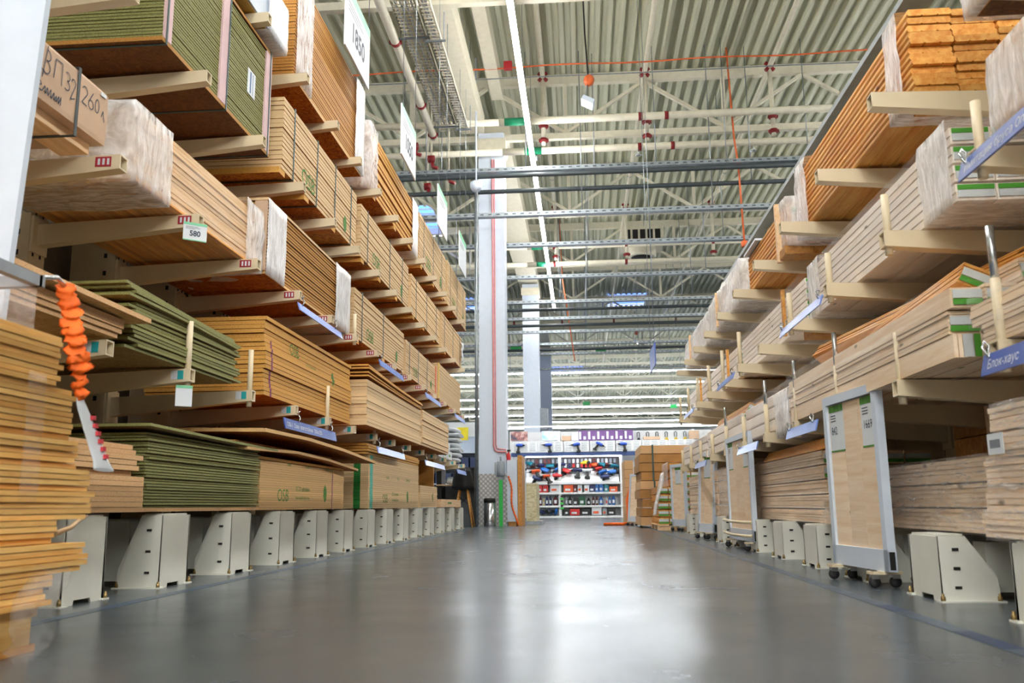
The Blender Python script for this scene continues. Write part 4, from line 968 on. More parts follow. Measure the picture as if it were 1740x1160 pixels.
sleeve(t, RX0-.02, RX1, 4.46, 4.62, 1.598, 1.83, m_film, seed=46, caps=('near',), wob=.015); B(RX0-.06, RX0-.035, 4.60, 4.63, 1.53, 1.85).build('frame_post', m_pinep, t); B(RX0-.05, RX1, 4.48, 4.62, 1.54, 1.585).build('bearer', m_pined, t)
B(RX0-.05, RX1, 5.2, 5.58, 1.832, 1.845).build('cover_board', m_white, t)
for i, (a, b_) in enumerate(((5.72, 7.15), (7.25, 8.85))):
    t = timber_pack('filmed white timber pack on the third level, ' + ['second last before the far pallets', 'last before the far pallets'][i], 'packs on the third level of the timber rack', RX0-.04, RX1, a, b_, 1.60, 1.84 - .02*i, 3, 4, m_pinew)
    sleeve(t, RX0-.04, RX1, a, b_, 1.60, 1.85-.02*i, m_film, seed=50+i, caps=('near', 'far'), wob=.02, step=.08); B(RX0-.075, RX0-.055, b_-.5, b_-.47, 1.6, 1.86).build('frame_post', m_pinep, t)
# level two
t = timber_pack('pale wrapped timber pack behind the blue lettered sign', 'packs on the second level of the timber rack', .995, 1.6, 1.2, 2.03, 1.13, 1.30, 4, 3, m_pinep)
sleeve(t, .995, 1.6, 1.2, 2.03, 1.13, 1.30, m_film, seed=55, caps=('far',), wob=.008)
B(.99, 1.02, 1.84, 1.86, 1.12, 1.31).build('frame_post', m_pinep, t)
def bundle_pack(label, x0, y0, y1, z0, w_, h, nx, nz, mat, group='packs on the second level of the timber rack', lab=True):
    t = thing('timber_pack', label, 'timber pack', (x0, y0, z0), group); p = None
    for i in range(nx):
        for k in range(nz):
            if p is None:
                p = layers(MB(), 0, w_-.004, 0, y1-y0, 0, h-.006, 2, .0012, .002, .06).build('bundle', mat, t, local=True); o = p
                if lab: MB().box(.004, w_-.008, -.006, -.003, h*.55, h*.8, 1).box(.004, w_-.008, -.006, -.003, h*.15, h*.52, 0).build('end_label', [m_labelw, m_labelg], p, local=True)
            else:
                o = p.copy(); C.objects.link(o)
                for c in p.children: cc = c.copy(); C.objects.link(cc); cc.parent = o
            o.location = Vector((i*w_, random.uniform(-.01, .015) if i else 0, k*h))*S
    return t
t = bundle_pack('pack of planed white timber with film knotted at the end, four bundles high', 1.10, 2.53, 4.13, 1.135, .115, .058, 5, 4, m_pinew)
sleeve(t, 1.10, 1.66, 2.52, 2.74, 1.135, 1.365, m_film, seed=57, caps=(), wob=.012); sleeve(t, 1.10, 1.66, 3.95, 4.15, 1.135, 1.365, m_film, seed=58, wob=.008, caps=('far',))
sleeve(t, 1.10, 1.66, 2.74, 3.95, 1.137, 1.363, m_filmc, seed=59, wob=.003, off=.009, step=.1)
lbs = ['with a wooden frame post', 'with steel pins before it', 'last before the far pallets']
for i, (a, b_, nz) in enumerate(((4.25, 5.98, 4), (6.06, 7.45, 4), (7.55, 9.1, 4))):
    t = bundle_pack('white planed timber pack on the second level, ' + lbs[i], 1.10, a, b_, 1.135, .115, .056, 5, nz, m_pinew)
    sleeve(t, 1.10, 1.66, a+.05, b_, 1.135, 1.36, m_filmc, seed=60+i, wob=.006, off=.011, step=.1); B(1.066, 1.082, a+.35, a+.38, 1.135, 1.38).build('frame_post', m_pine, t)
    B(1.14, 1.64, a+.1, a+.25, 1.09, 1.133).build('bearer', m_pined, t)
# level one
G1 = 'labelled bundles on the first level of the timber rack'
nmr = ['lowest', 'middle', 'uppermost']
for c_ in range(7):
    for r in range(3):
        if c_ == 0 and r == 0: lab = 'pale board bundle with its label turned sideways, lowest at the rack edge'
        else: lab = 'labelled pale board bundle, %s of the %s column from the rack edge' % (nmr[r], ordw(c_+1))
        yy = 2.39 + random.uniform(-.05, .05) - (.05 if r == 2 and c_ == 0 else 0) + (.12 if c_ > 3 else 0)
        bundle((.985 + c_*.086, yy, .652 + r*.066), .08, .063, 4.22-yy, 1 if c_ == 0 and r == 2 else 6, lab, G1, 1, m_filmc if c_ == 0 and r in (1, 2) else None, m_pinel, vert=(c_ == 0 and r == 0))
for i, (x, y, z, ry, rz) in enumerate(((1.03, 2.42, .868, .45, -.06), (1.17, 2.36, .854, -.12, .04), (1.27, 2.42, .856, .3, .08), (1.36, 2.46, .86, -.3, .02), (1.2, 2.40, .925, .7, .1), (1.44, 2.5, .856, .1, -.03), (1.32, 2.5, .935, .2, .05))):
    bundle((x, y, z), .078, .06, 1.6, 6, 'tossed board bundle with green label, %s on top of the labelled bundles' % ordw(i+1), 'tossed bundles on the first level', 1, None, m_pine if i in (0, 4) else m_pinel, (0, ry, rz))
for i in range(3):
    for r in range(2): bundle((.995 + i*.1, 1.2 + .02*r, .653 + r*.058), .095, .055, 1.02 - .03*i + .04*r, 5, 'short pale bundle at the blue lettered sign, %s of column %s' % (['lower', 'upper'][r], ['one', 'two', 'three'][i]), 'short bundles on the first level', 0, m_filmc if i == 0 else None, m_pinel)
def plank_pack(label, a, b_, z1, filmy):
    t = timber_pack(label, 'packs on the first level of the timber rack', 1.02, 1.58, a, b_, .655, z1, 4, 3, m_pinew, .05)
    for k in range(3): B(1.03+k*.12, 1.13+k*.12, a-.012, a-.004, z1-.05-.004*k, z1-.02).build('end_label', m_labelg, t)
    sleeve(t, 1.02, 1.58, a, b_, .655, z1, m_filmc, seed=a*3, wob=.008, off=.012, step=.09)
    if filmy: sleeve(t, 1.02, 1.58, a-.01, a+.3, .62, z1-.03, m_film, seed=a*5, wob=.02, off=.008)
plank_pack('white plank pack with torn film drooping over the small sign', 4.36, 5.55, .85, True)
plank_pack('white plank pack behind the torn-film pack on the first level', 5.65, 7.2, .85, False)
plank_pack('white plank pack, last on the first level before the far pallets', 7.3, 9.0, .84, False)
for i, (x, z, ry) in enumerate(((1.05, .862, .5), (1.16, .868, -.2))): bundle((x, 5.68, z), .08, .06, 1.3, 5, 'board bundle tossed askew on the first level planks, ' + ['tipped', 'flat'][i], 'askew bundles', 1, None, m_pine, (0, ry, 0))
# ground level
G0 = 'wrapped bundles at the near end of the timber rack'
for c_ in range(3):
    for r in range(5):
        yy = 1.25; L = 2.33 - yy + random.uniform(-.05, .03)
        bundle((1.01 + c_*.15 + random.uniform(-.015, .02), yy, .192 + r*.0645), .14, .06, L, 4, 'film-wrapped dark board bundle, %s of the %s column from the aisle' % (['lowest', 'second from below', 'third from below', 'fourth from below', 'topmost'][r], ordw(c_+1)), G0, 0, m_filmb if c_ == 0 else None, m_pinel)
t = thing('paper_label', 'white barcode label on a wrapped bundle', 'label', (1.0, 2.2, .40)); B(.989, .991, 2.17, 2.25, .39, .44).build('paper', m_paper, t); mb = MB()
for k in range(9): mb.box(.9885, .989, 2.185+k*.006, 2.188+k*.006, .405, .425)
mb.build('bars', m_ink, t)
for c_ in range(2):
    for r in range(3): bundle((1.13 + c_*.17, 2.44 + .01*r, .19 + r*.073), .16, .07, .98 - .02*r, 5, 'clear wrapped board bundle behind the big sample stand, %s of column %s' % (['lowest', 'middle', 'topmost'][r], ['one', 'two'][c_]), 'wrapped bundles behind the sample stand', 0, m_filmc if c_ else m_filmb, m_pinel)
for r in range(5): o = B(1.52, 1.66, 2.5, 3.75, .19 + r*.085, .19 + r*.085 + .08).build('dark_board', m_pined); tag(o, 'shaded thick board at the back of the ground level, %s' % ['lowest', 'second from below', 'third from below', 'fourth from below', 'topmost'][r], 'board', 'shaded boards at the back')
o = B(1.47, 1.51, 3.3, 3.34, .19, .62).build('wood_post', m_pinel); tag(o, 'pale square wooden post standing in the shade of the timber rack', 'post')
GB = 'green labelled bundles on the ground level'
for c_ in range(4):
    for r in range(5):
        yy = 4.0 + random.uniform(-.05, .08) + .04*r + .03*c_
        bundle((1.09 + c_*.13, yy, .19 + r*.066), .12, .062, 5.62-yy, 5, 'green labelled board bundle between the two sample stands, %s of column %s' % (['lowest', 'second', 'middle', 'fourth', 'topmost'][r], ['one', 'two', 'three', 'four'][c_]), GB, 1, m_filmc if c_ == 0 else None, m_pinel)
for r in range(4): o = B(1.10+r*.01, 1.30, 4.05+.04*r, 5.5, .522 + r*.014, .534 + r*.014).build('loose_board', m_pine); tag(o, 'loose orange board on the green labelled bundles, %s' % ['lowest', 'second', 'third', 'topmost'][r], 'board', 'loose boards on the bundles')
for r in range(2): bundle((1.04, 3.55, .192 + r*.052), .14, .05, .42, 4, 'short wrapped bundle beside the big sample stand, ' + ['lower', 'upper'][r], 'short wrapped bundles', 0, m_filmc, m_pinel)
for i, (a, b_) in enumerate(((5.75, 7.0), (7.1, 8.9))):
    for r in range(4): bundle((1.05, a, .19 + r*.088), .5, .084, b_-a, 5, 'wide film-wrapped stack %s the tilted sample stand, %s layer' % (['beside', 'behind'][i], ['lowest', 'second', 'third', 'topmost'][r]), 'wide film-wrapped stacks', 0, m_filmc if i else m_filmb, m_pinel)
# signs of the timber rack
GS = 'blue signs of the timber rack'
rail_sign('blue sign lettered for imitation beams over the wrapped timber', .945, 2.13, 1.55, 1.045, .05, -1, 'Имитация бруса Оп', m_blue, (2.1,), 1.125, GS)
rail_sign('blue sign lettered for block-house boards below the short bundles', .945, 2.12, 1.55, .565, .05, -1, 'Блок-хаус', m_blue, (2.09,), .65, GS)
rail_sign('blue sign under the planed timber pack on the second level', .945, 4.14, 3.42, 1.035, .04, -1, None, m_bluel, (4.1, 3.46), 1.125, GS)
rail_sign('pale blue sign under the labelled bundles beside the big sample stand', .945, 4.14, 3.62, .565, .045, -1, None, m_bluel, (4.1, 3.68), .65, GS)
rail_sign('small blue sign beside the sample stand with bent tubes', .945, 5.45, 4.85, .565, .045, -1, None, m_bluel, (5.4,), .65, GS)
rail_sign('blue sign on the second level under the pack with a wooden frame post', .945, 6.1, 5.45, 1.035, .04, -1, None, m_bluel, (6.05, 5.5), 1.125, GS)
rail_sign('blue sign on the second level near the far pallets', .945, 8.1, 7.45, 1.035, .04, -1, None, m_bluel, (8.05, 7.5), 1.125, GS)
rail_sign('blue sign on the first level beside the tilted sample stand', .945, 7.5, 6.85, .565, .045, -1, None, m_blue, (7.45,), .65, GS)
# rolling sample stands
def stand(label, loc, L, H, rot, nums=(), tubes=False, planks=3, back=False):
    """frame in local y-z, face toward -x, local y runs 0..L toward the camera side (-y in the world)"""
    t = thing('sample_stand', label, 'display stand', loc, 'rolling sample stands', rot); f = .032; z0 = .055
    mb = MB().box(0, .028, -f, 0, z0, H).box(0, .028, -L, -L+f, z0, H).box(0, .028, -L+f, -f, H-f, H).box(0, .03, -L, 0, z0, z0+.07)
    mb.build('frame', m_white, t, local=True)
    MB().box(.005, .024, -L-.0015, -L-.0005, z0+.006, z0+.064).build('tube_opening', m_dark, t, local=True)
    w_ = (L - 2*f)/planks
    for k in range(planks): MB().box(.010, .022, -f-(k+1)*w_+.0008, -f-k*w_-.0008, z0+.07, H-f-.003).build('plank', m_pinel, t, local=True)
    for yy in (-.06, -L+.06):
        for xx in (-.025, .045):
            wl = MB().lathe([(.0, -.009), (.018, -.008), (.02, 0), (.018, .008), (0, .009)], (xx, yy, .02), 12, 0, 'y').box(xx-.012, xx+.012, yy-.013, yy+.013, .03, .055, 1).build('caster', [m_blackrub, m_steel], t, local=True)
    for ya in (-.085, -L+.035): MB().box(-.04, .06, ya, ya+.05, .045, .055).build('foot_bar', m_cream, t, local=True)
    for k, (ya, num) in enumerate(nums):
        c = MB().box(.0095, .0115, ya-.135, ya, H-f-.18, H-f-.005).build('price_sheet', m_paper, t, local=True)
        MB().box(.0085, .0095, ya-.135, ya, H-f-.03, H-f-.005).box(.0085, .0095, ya-.135, ya, H-f-.18, H-f-.174).build('green_band', m_greentxt, c, local=True)
        mb = MB(); text(mb, num, .042, (.0085, ya-.016, H-f-.115), (0, -1, 0), (0, 0, 1), 0, .9)
        for q in range(3): mb.box(.0085, .0095, ya-.06, ya-.012, H-f-.045-q*.01, H-f-.042-q*.01)
        mb.build('lettering', m_ink, c, local=True)
    if tubes:
        for z in (.17, .09):
            MB().tube([(0, -L+.02, z), (-.03, -L+.06, z), (-.05, -L*.5, z), (-.04, -.02, z+.005), (-.02, .05, z+.01)], .009, 8).build('bent_tube', m_cream, t, local=True)
    return t
stand('big rolling sample stand with pine planks and two price sheets', (.945, 3.53, 0), .48, .68, (0, 0, .095), ((-.04, '842'), (-.335, '1669')), False)
stand('rolling sample stand with two bent tubes before the green labelled bundles', (.975, 6.12, 0), .72, .71, (0, 0, .03), ((-.05, ''), (-.5, '')), True)
stand('tilted narrow sample stand behind the one with bent tubes', (.94, 7.55, 0), .34, .70, (0, .06, .25), ((-.1, ''),))
stand('small sample stand at the far end of the timber rack', (.95, 9.75, 0), .34, .70, (0, .0, .35), ((-.1, ''),))
stand('sample stand leaning beside the brown sheet stacks', (.60, 12.4, 0), .34, .70, (0, .10, .5))

# pallets beyond the timber rack
for i in range(9):
    z = .03 + i*.108
    o = MB().loft([[(.70+.012*(i % 3), 11.0, z+zz), (1.5, 11.0, z+zz), (1.5, 12.1, z+zz), (.70+.012*(i % 3), 12.1, z+zz)] for zz in (0, .1)]).build('brown_slab', m_brown if i % 4 else m_ply)
    tag(o, 'thick brown sheet block in the tall stack beyond the timber rack, %s' % (['lowest'] + [ordw(k) + ' from below' for k in range(2, 9)] + ['topmost'])[i], 'sheet block', 'brown blocks in the tall stack')
t = thing('tie_strap', 'dark strap tied round the tall brown stack', 'strap', (.8, 10.99, .5)); B(.86, .88, 10.985, 10.995, .56, 1.0).box(.87, .89, 10.983, 10.99, .3, .56).build('band', m_pet, t)
for i in range(7):
    o = B(.60, .72, 12.6, 13.5, .02 + i*.125, .02 + i*.125 + .12).build('sheet_bale', m_ply); tag(o, 'pale sheet bale standing at the back of the brown stack, %s' % (['lowest'] + [ordw(k) + ' from below' for k in range(2, 7)] + ['topmost'])[i], 'sheet bale', 'pale bales behind the brown stack')
t = thing('pallet', 'wooden pallet carrying green labelled block bundles', 'pallet', (1.15, 10.3, 0))
for y in (10.0, 10.45, 10.9): B(.82, 1.6, y, y+.08, .0, .05).build('bearer', m_pinep, t)
for k in range(5): B(.82+k*.16, .94+k*.16, 9.98, 10.98, .0505, .062).build('deck_board', m_pinep, t)
GP = 'green labelled blocks on the far pallet'
for c_ in range(6):
    for r in range(5):
        bundle((.83 + c_*.118, 9.99, .064 + r*.083), .112, .078, .95, 3, 'green labelled timber block on the far pallet, %s of the %s column' % (['lowest', 'second', 'middle', 'fourth', 'topmost'][r], ordw(c_+1)), GP, 1, m_filmc if r == 4 else None, m_pine)
for c_ in range(4):
    for r in range(3): bundle((.98 + c_*.118, 10.1, .485 + r*.085), .112, .078, .8, 3, 'green labelled block in the upper pile on the far pallet, %s of column %s' % (['lowest', 'middle', 'topmost'][r], ['one', 'two', 'three', 'four'][c_]), GP, 1, m_film if c_ == 0 else None, m_pine)
o = MB().loft([[(.875-.1*u + .02*math.sin(u*6), 9.95-.05*u, .62 - .45*u), (.90-.1*u + .02*math.sin(u*6), 9.95-.05*u, .63-.45*u), (.90-.1*u, 9.96-.05*u, .62-.45*u), (.86-.1*u, 9.96-.05*u, .61-.45*u)] for u in [k/8 for k in range(9)]], 0, True, True).build('film_tail', m_film); tag(o, 'torn film tail dangling from the far pallet', 'film')

# ------------------------------------------------------------------ around the plated column
t = thing('waste_bin', 'chrome waste bin with a black lid before the plated column', 'bin', (-1.325, 12.78, 0))
MB().lathe([(.0, 0), (.08, 0), (.085, .01), (.085, .33), (.0, .33)], (-1.325, 12.78, .0), 22).build('body', m_steel, t)
MB().lathe([(.086, .33), (.086, .38), (.07, .392), (.0, .395)], (-1.325, 12.78, 0), 22).build('lid', m_black, t)
t = thing('dispenser_post', 'grey dispenser on a bright green post before the plated column', 'dispenser', (-1.165, 12.8, 0))
B(-1.19, -1.14, 12.79, 12.82, 0, .65).build('post', plain('bright_green', (40, 190, 80), .5), t)
MB().lathe([(0, 0), (.055, 0), (.06, .02), (.06, .2), (.05, .215), (.0, .22)], (-1.165, 12.8, .70), 16).tube([(-1.165, 12.8, .92), (-1.165, 12.8, .98)], .012, 8).build('canister', m_grey, t)
B(-1.2, -1.13, 12.80, 12.83, .64, .71).build('bracket', m_galv, t); B(-1.255, -1.235, 12.80, 12.82, .72, .9).build('lever', m_galv, t)
t = thing('bar_stool', 'black shell bar stool with wooden legs at the tall desk', 'chair', (-1.64, 12.25, 0))
R = []; n = 9
for u in range(13):
    q = u/12                                             # 0 front edge of the seat .. 1 top of the back
    if q < .5: y, zz, wd, cz = 12.48 - .26*q/.5, .52 - .02*math.sin(q*2*math.pi), .135 + .02*math.sin(q*math.pi*2), .035
    else: y, zz, wd, cz = 12.22 - .05*(q-.5)/.5, .52 + .28*(q-.5)/.5, .155 - .055*((q-.5)/.5)**1.5, .02
    cy = .05 if q >= .5 else 0
    R.append([(-1.64 + wd*v, y + cy*v*v, zz + cz*v*v*(1-q)) for v in [-1 + 2*k/n for k in range(n+1)]] + [(-1.64 + wd*v, y - .016 + cy*v*v, zz - .012*(1-q) + cz*v*v*(1-q)) for v in [1 - 2*k/n for k in range(n+1)]])
MB().loft(R, 0, True, True).build('shell_seat', m_black, t)
for sx, sy in ((-.09, -.09), (.09, -.09), (-.09, .09), (.09, .09)): MB().tube([(-1.64+sx*.6, 12.33+sy*.6, .50), (-1.64+sx*1.5, 12.33+sy*1.5, .0)], [.014, .010], 8).build('leg', m_pined, t)
MB().tube([(-1.71, 12.26, .42), (-1.57, 12.40, .30)], .004, 6).tube([(-1.57, 12.26, .42), (-1.71, 12.40, .30)], .004, 6).build('brace', m_black, t)
t = thing('tall_desk', 'tall dark service desk with a lower wooden shelf by the grey pole', 'desk', (-1.8, 12.7, 0))
B(-2.05, -1.5, 12.45, 12.9, .80, .82).build('desktop', m_black, t); B(-2.05, -1.52, 12.48, 12.9, .57, .585).build('shelf', m_pinep, t)
B(-1.56, -1.51, 12.5, 12.9, 0, .80).build('leg', m_black, t); B(-2.05, -1.98, 12.5, 12.9, 0, .80).build('leg', m_black, t); B(-1.98, -1.56, 12.86, 12.9, 0, .56).build('back_board', m_grey, t)
o = MB().lathe([(.0, 0), (.06, .01), (.075, .05), (.05, .1), (0, .11)], (-1.86, 12.6, .587), 12).build('white_bag', m_paper); tag(o, 'crumpled white bag on the shelf of the tall desk', 'bag')
for k, (x, col) in enumerate(((-1.9, m_paper), (-1.74, m_paper))): o = B(x-.07, x+.07, 12.5, 12.72, .8215, .84+.02*k).build('paper_pile', col); tag(o, 'flat white paper pile on the tall desk, ' + ['inner', 'outer'][k], 'paper', 'paper on the tall desk')
t = thing('leaning_panel', 'white wrapped panel pack beside the plated column', 'panel pack', (-1.0, 13.0, 0)); B(-1.075, -.93, 12.8, 13.5, .06, .93).build('panel', m_white, t)
for y in (12.82, 13.3): B(-1.06, -.95, y, y+.1, 0, .058).build('foot_block', m_pined, t)
o = MB().loft([[(-.925, 12.85, z), (-.865, 12.85, z), (-.865, 13.5, z), (-.925, 13.5, z)] for z in (.0, .97, 1.0)]).build('brown_board_pack', m_pined); tag(o, 'upright brown board pack behind the orange chain', 'board pack')
o = MB().tube([(-.935 + .02*math.sin(i*.2) - .12*(1-i/40), 12.76, .70 - .70*i/40 + .003*math.sin(i*2.2)) for i in range(40)], [.013 + .004*math.sin(i*2.4) for i in range(40)], 8).build('orange_chain', m_orange); tag(o, 'orange barrier chain hanging down to the floor beside the plated column', 'chain')
m_stone, _nt, _b = base('stone_panel', None, .8); _n = noise_t(_nt, coords(_nt, (4, 4, 9), False), 3, 5); _nt.links.new(ramp(_nt, _n, [(.35, srgb(196, 186, 140)), (.6, srgb(228, 222, 190))]), _b.inputs['Base Color']); bump(_nt, _b, _n, 1, .03)
t = thing('stone_display', 'beige stone-textured display panel on a grey base', 'display', (-.82, 14.2, 0)); B(-.86, -.70, 13.7, 14.6, .05, .62).build('panel', m_stone, t); B(-.88, -.62, 13.66, 14.64, 0, .05).build('base', m_galv, t)
t = thing('fire_extinguisher', 'small red fire extinguisher hanging beside the plated column', 'extinguisher', (-1.06, 12.9, 1.0)); MB().lathe([(0, 0), (.03, 0), (.03, .11), (.012, .14), (.012, .16), (0, .16)], (-1.06, 12.92, .90), 12).build('cylinder', plain('signal_red', (206, 26, 34), .4), t); B(-1.08, -1.03, 12.9, 12.94, 1.06, 1.085).build('valve', m_black, t)
o = MB().tube([(.70, 12.55, .62), (.62, 12.5, .35), (.63, 12.5, .05), (.55, 12.5, .02), (.30, 12.55, .018), (.5, 12.65, .018)], .022, 8).build('orange_chain', m_orange); tag(o, 'orange barrier chain coiled on the floor by the pale bales', 'chain')
# shelving seen between panel rack and column
t = thing('shelving_bay', 'distant shelving bay with dark blue bins and a white top board', 'shelf', (-2.5, 17.5, 0))
for x in (-3.1, -2.0): B(x, x+.04, 17.2, 17.7, 0, 1.9).build('post', m_white, t)
for z in (.4, .7, 1.0, 1.3): B(-3.06, -2.0, 17.2, 17.7, z, z+.02).build('shelf_board', m_white, t)
B(-3.06, -1.96, 17.66, 17.7, .0, 1.9).build('back_panel', m_white, t); B(-3.06, -1.96, 17.2, 17.23, 1.62, 1.9).build('header', m_paper, t)
for r in range(3):
    for k in range(6):
        o = B(-3.02+k*.17, -2.88+k*.17, 17.25, 17.5, .42+.3*r, .62+.3*r).build('storage_bin', plain('navy_bin', (36, 56, 96), .5)) if r+k == 0 else None
        if o: bin0 = tag(o, 'dark blue bin on the distant shelving bay', 'bin', 'dark blue bins on the distant bay'); bx = o.location.copy()
        else: c = dup(bin0); c.location = bx + Vector((k*.17, 0, r*.3))*S; c['label'] = 'dark blue bin on the distant shelving bay'
o = B(-2.42, -2.2, 17.18, 17.199, 1.55, 1.8).build('yellow_sign', plain('yellow_sign', (244, 226, 40), .5)); tag(o, 'yellow square sign on the distant shelving bay', 'sign')

# ------------------------------------------------------------------ tool shelf at the end of the aisle
YS = 20.4
fx = lambda px: (px - 989)/75.0
fz = lambda py: .28 + (859.5 - py)/75.0
t = thing('tool_shelf', 'white tool shelf facing the aisle with blue drills on slotted panels', 'shelf', (0, YS+.3, 0))
m_shelfw = plain('shelf_white', (236, 238, 240), .45, 0, .01)
B(fx(868), fx(1215), YS+.42, YS+.46, 0, fz(732)).build('back_panel', m_shelfw, t)
for px in (868, 951, 1056, 1180): B(fx(px)-.03, fx(px)+.03, YS+.02, YS+.44, 0, fz(733)).build('post', m_shelfw, t)
for k, py in enumerate((822, 838.5, 860.5, 878)): B(fx(893), fx(1056), YS-.02, YS+.42, fz(py)-.03, fz(py)+.012).build('shelf_board', m_shelfw, t)
B(fx(868), fx(1190), YS-.02, YS+.2, fz(776), fz(770)).build('header_strip', plain('header_blue', (60, 84, 140), .5), t)
B(fx(893), fx(1056), YS+.30, YS+.34, fz(820), fz(777)).build('peg_board', plain('peg_grey', (92, 84, 84), .6), t)
MB().hexa([(fx(893), YS, fz(821)), (fx(1052), YS, fz(821)), (fx(1052), YS+.3, fz(798)), (fx(893), YS+.3, fz(798)), (fx(893), YS, fz(820)), (fx(1052), YS, fz(820)), (fx(1052), YS+.3, fz(797)), (fx(893), YS+.3, fz(797))]).build('sloped_shelf', m_shelfw, t)
for k in range(7):
    a = 870 + k*44.5
    p = B(fx(a)+.01, fx(a+44)-.01, YS-.03, YS-.01, fz(769), fz(751)).build('slotted_panel', m_shelfw, t)
    mb = MB()
    for r in range(6):
        for c_ in range(3): mb.box(fx(a+3+c_*13.5), fx(a+13+c_*13.5), YS-.0325, YS-.0305, fz(767-r*2.7), fz(766-r*2.7))
    mb.build('slot', m_galv, p, org=ORG[t.name])
m_shelffill = emit('shelf_fill_glow', (.92, .96, 1, 1), LAMP*.22)  # glow for bars added to brighten the tool shelf
B(fx(893), fx(1056), YS-.015, YS+.02, fz(777.5), fz(776.2)).build('added_fill_bar', m_shelffill, t)
B(fx(868), fx(1190), YS-.40, YS-.36, fz(728), fz(727)).build('added_fill_bar', m_shelffill, t)  # upper glowing bar, added to brighten the posters and panels
for px in (868, 951, 1056, 1180): B(fx(px)-.015, fx(px)+.015, YS-.40, YS+.05, fz(726.9), fz(725.5)).build('fill_bar_bracket', m_shelfw, t)  # made-up brackets carrying the added bar
B(fx(868), fx(1056), YS-.01, YS+.4, .0, fz(878)-.03).build('kick_plate', m_galv, t)
def drill_mesh(s_=1.0):
    mb = MB()
    mb.lathe([(.0, -.09), (.028, -.085), (.034, -.03), (.034, .04), (.026, .06)], (0, 0, 0), 10, 0, 'x'); mb.lathe([(.026, .06), (.02, .075), (.014, .10), (.005, .105), (.004, .15)], (0, 0, 0), 8, 1, 'x')
    mb.hexa([(-.07, -.018, -.13), (-.02, -.018, -.13), (-.02, .018, -.13), (-.07, .018, -.13), (-.05, -.016, -.02), (-.005, -.016, -.02), (-.005, .016, -.02), (-.05, .016, -.02)], 1)
    mb.box(-.085, .0, -.028, .028, -.17, -.13, 1)
    return mb
m_drillblue = plain('drill_blue', (40, 84, 190), .4)
d0 = drill_mesh().build('power_drill', [m_drillblue, m_black], local=True)
for k, (px, rt) in enumerate(((884, 0), (932, 0), (980, .1), (1021, .5), (1060, 0))):
    o = d0 if k == 0 else dup(d0)
    o.location = Vector((fx(px), YS-.07, fz(757)))*S; o.scale = (1.05, 1, 1.05); o.rotation_euler = (0, rt, math.pi if k in (1, 2, 4) else 0)
    tag(o, 'blue power drill mounted on the %s slotted panel over the tool shelf' % ordw(k+1), 'power tool', 'blue drills on the slotted panels')
cols = {'orange': plain('tool_orange', (232, 92, 40), .4), 'blue': plain('tool_blue', (34, 104, 186), .4), 'teal': plain('tool_teal', (20, 120, 136), .4), 'red': plain('tool_red', (206, 40, 40), .4), 'yellow': plain('tool_yellow', (228, 190, 40), .4), 'dark blue': plain('tool_navy', (30, 44, 96), .4), 'white': m_paper, 'black': m_black, 'dark red': plain('pack_dark_red', (96, 26, 36), .5), 'green': plain('pack_green', (24, 84, 54), .5), 'grey': m_grey}
d1 = {}
tool_pos = [(900, 792, 'teal'), (908, 806, 'orange'), (913, 818, 'dark blue'), (918, 796, 'dark blue'), (927, 804, 'blue'), (926, 815, 'orange'), (936, 796, 'teal'), (946, 803, 'blue'), (948, 813, 'red'), (952, 795, 'dark blue'), (964, 806, 'red'), (980, 805, 'dark blue'), (995, 791, 'yellow'), (996, 806, 'white'), (1012, 795, 'orange'), (1016, 803, 'red'), (1024, 795, 'teal'), (1024, 809, 'blue'), (1029, 816, 'dark blue'), (1044, 798, 'teal'), (1042, 808, 'blue')]
for i, (px, py, cn) in enumerate(tool_pos):
    if cn not in d1: o = d1[cn] = drill_mesh().build('hand_tool', [cols[cn], m_black], local=True)
    else: o = dup(d1[cn])
    u = (821 - py)/24.0; o.location = Vector((fx(px), YS-.05 + .3*max(0, min(1, u)), fz(py) + .06))*S; o.scale = (1.35, 2.1, 1.15); o.rotation_euler = (.4, random.uniform(-.2, .5), random.uniform(-.7, .7) + (math.pi if i % 2 else 0))
    tag(o, '%s power tool, %s on the sloped shelf counting from the stone display' % (cn, ordw(i+1)), 'power tool', 'tools on the sloped shelf')
def shelf_row(py, items, what, where, group, depth=.22, shape='box'):
    for i, (p0, p1, hh, cn) in enumerate(items):
        z = fz(py) + .013; x0, x1 = fx(p0)+.004, fx(p1)-.004
        tt = thing(what, '%s %s, %s on the %s' % (cn, what.replace('_', ' '), ordw(i+1), where), what.split('_')[-1], ((x0+x1)/2, YS+.1, z), group)
        if shape == 'bottle' and p1 - p0 < 9: MB().lathe([(0, 0), ((x1-x0)/2, 0), ((x1-x0)/2, hh*.7), ((x1-x0)*.25, hh*.84), ((x1-x0)*.22, hh), (0, hh)], ((x0+x1)/2, YS+.1, z), 12).build('body', cols[cn], tt); B((x0+x1)/2-(x1-x0)*.3, (x0+x1)/2+(x1-x0)*.3, YS+.1-(x1-x0)/2-.004, YS+.1-(x1-x0)/2+.002, z+hh*.2, z+hh*.55).build('label_patch', m_paper if cn != 'white' else cols['red'], tt)
        else:
            B(x0, x1, YS+.0, YS+depth, z, z+hh).build('box', cols[cn], tt)
            B(x0+(x1-x0)*.15, x0+(x1-x0)*.7, YS-.003, YS-.0005, z+hh*.2, z+hh*.5).build('label_patch', m_paper if cn not in ('white', 'grey') else cols['orange'], tt)
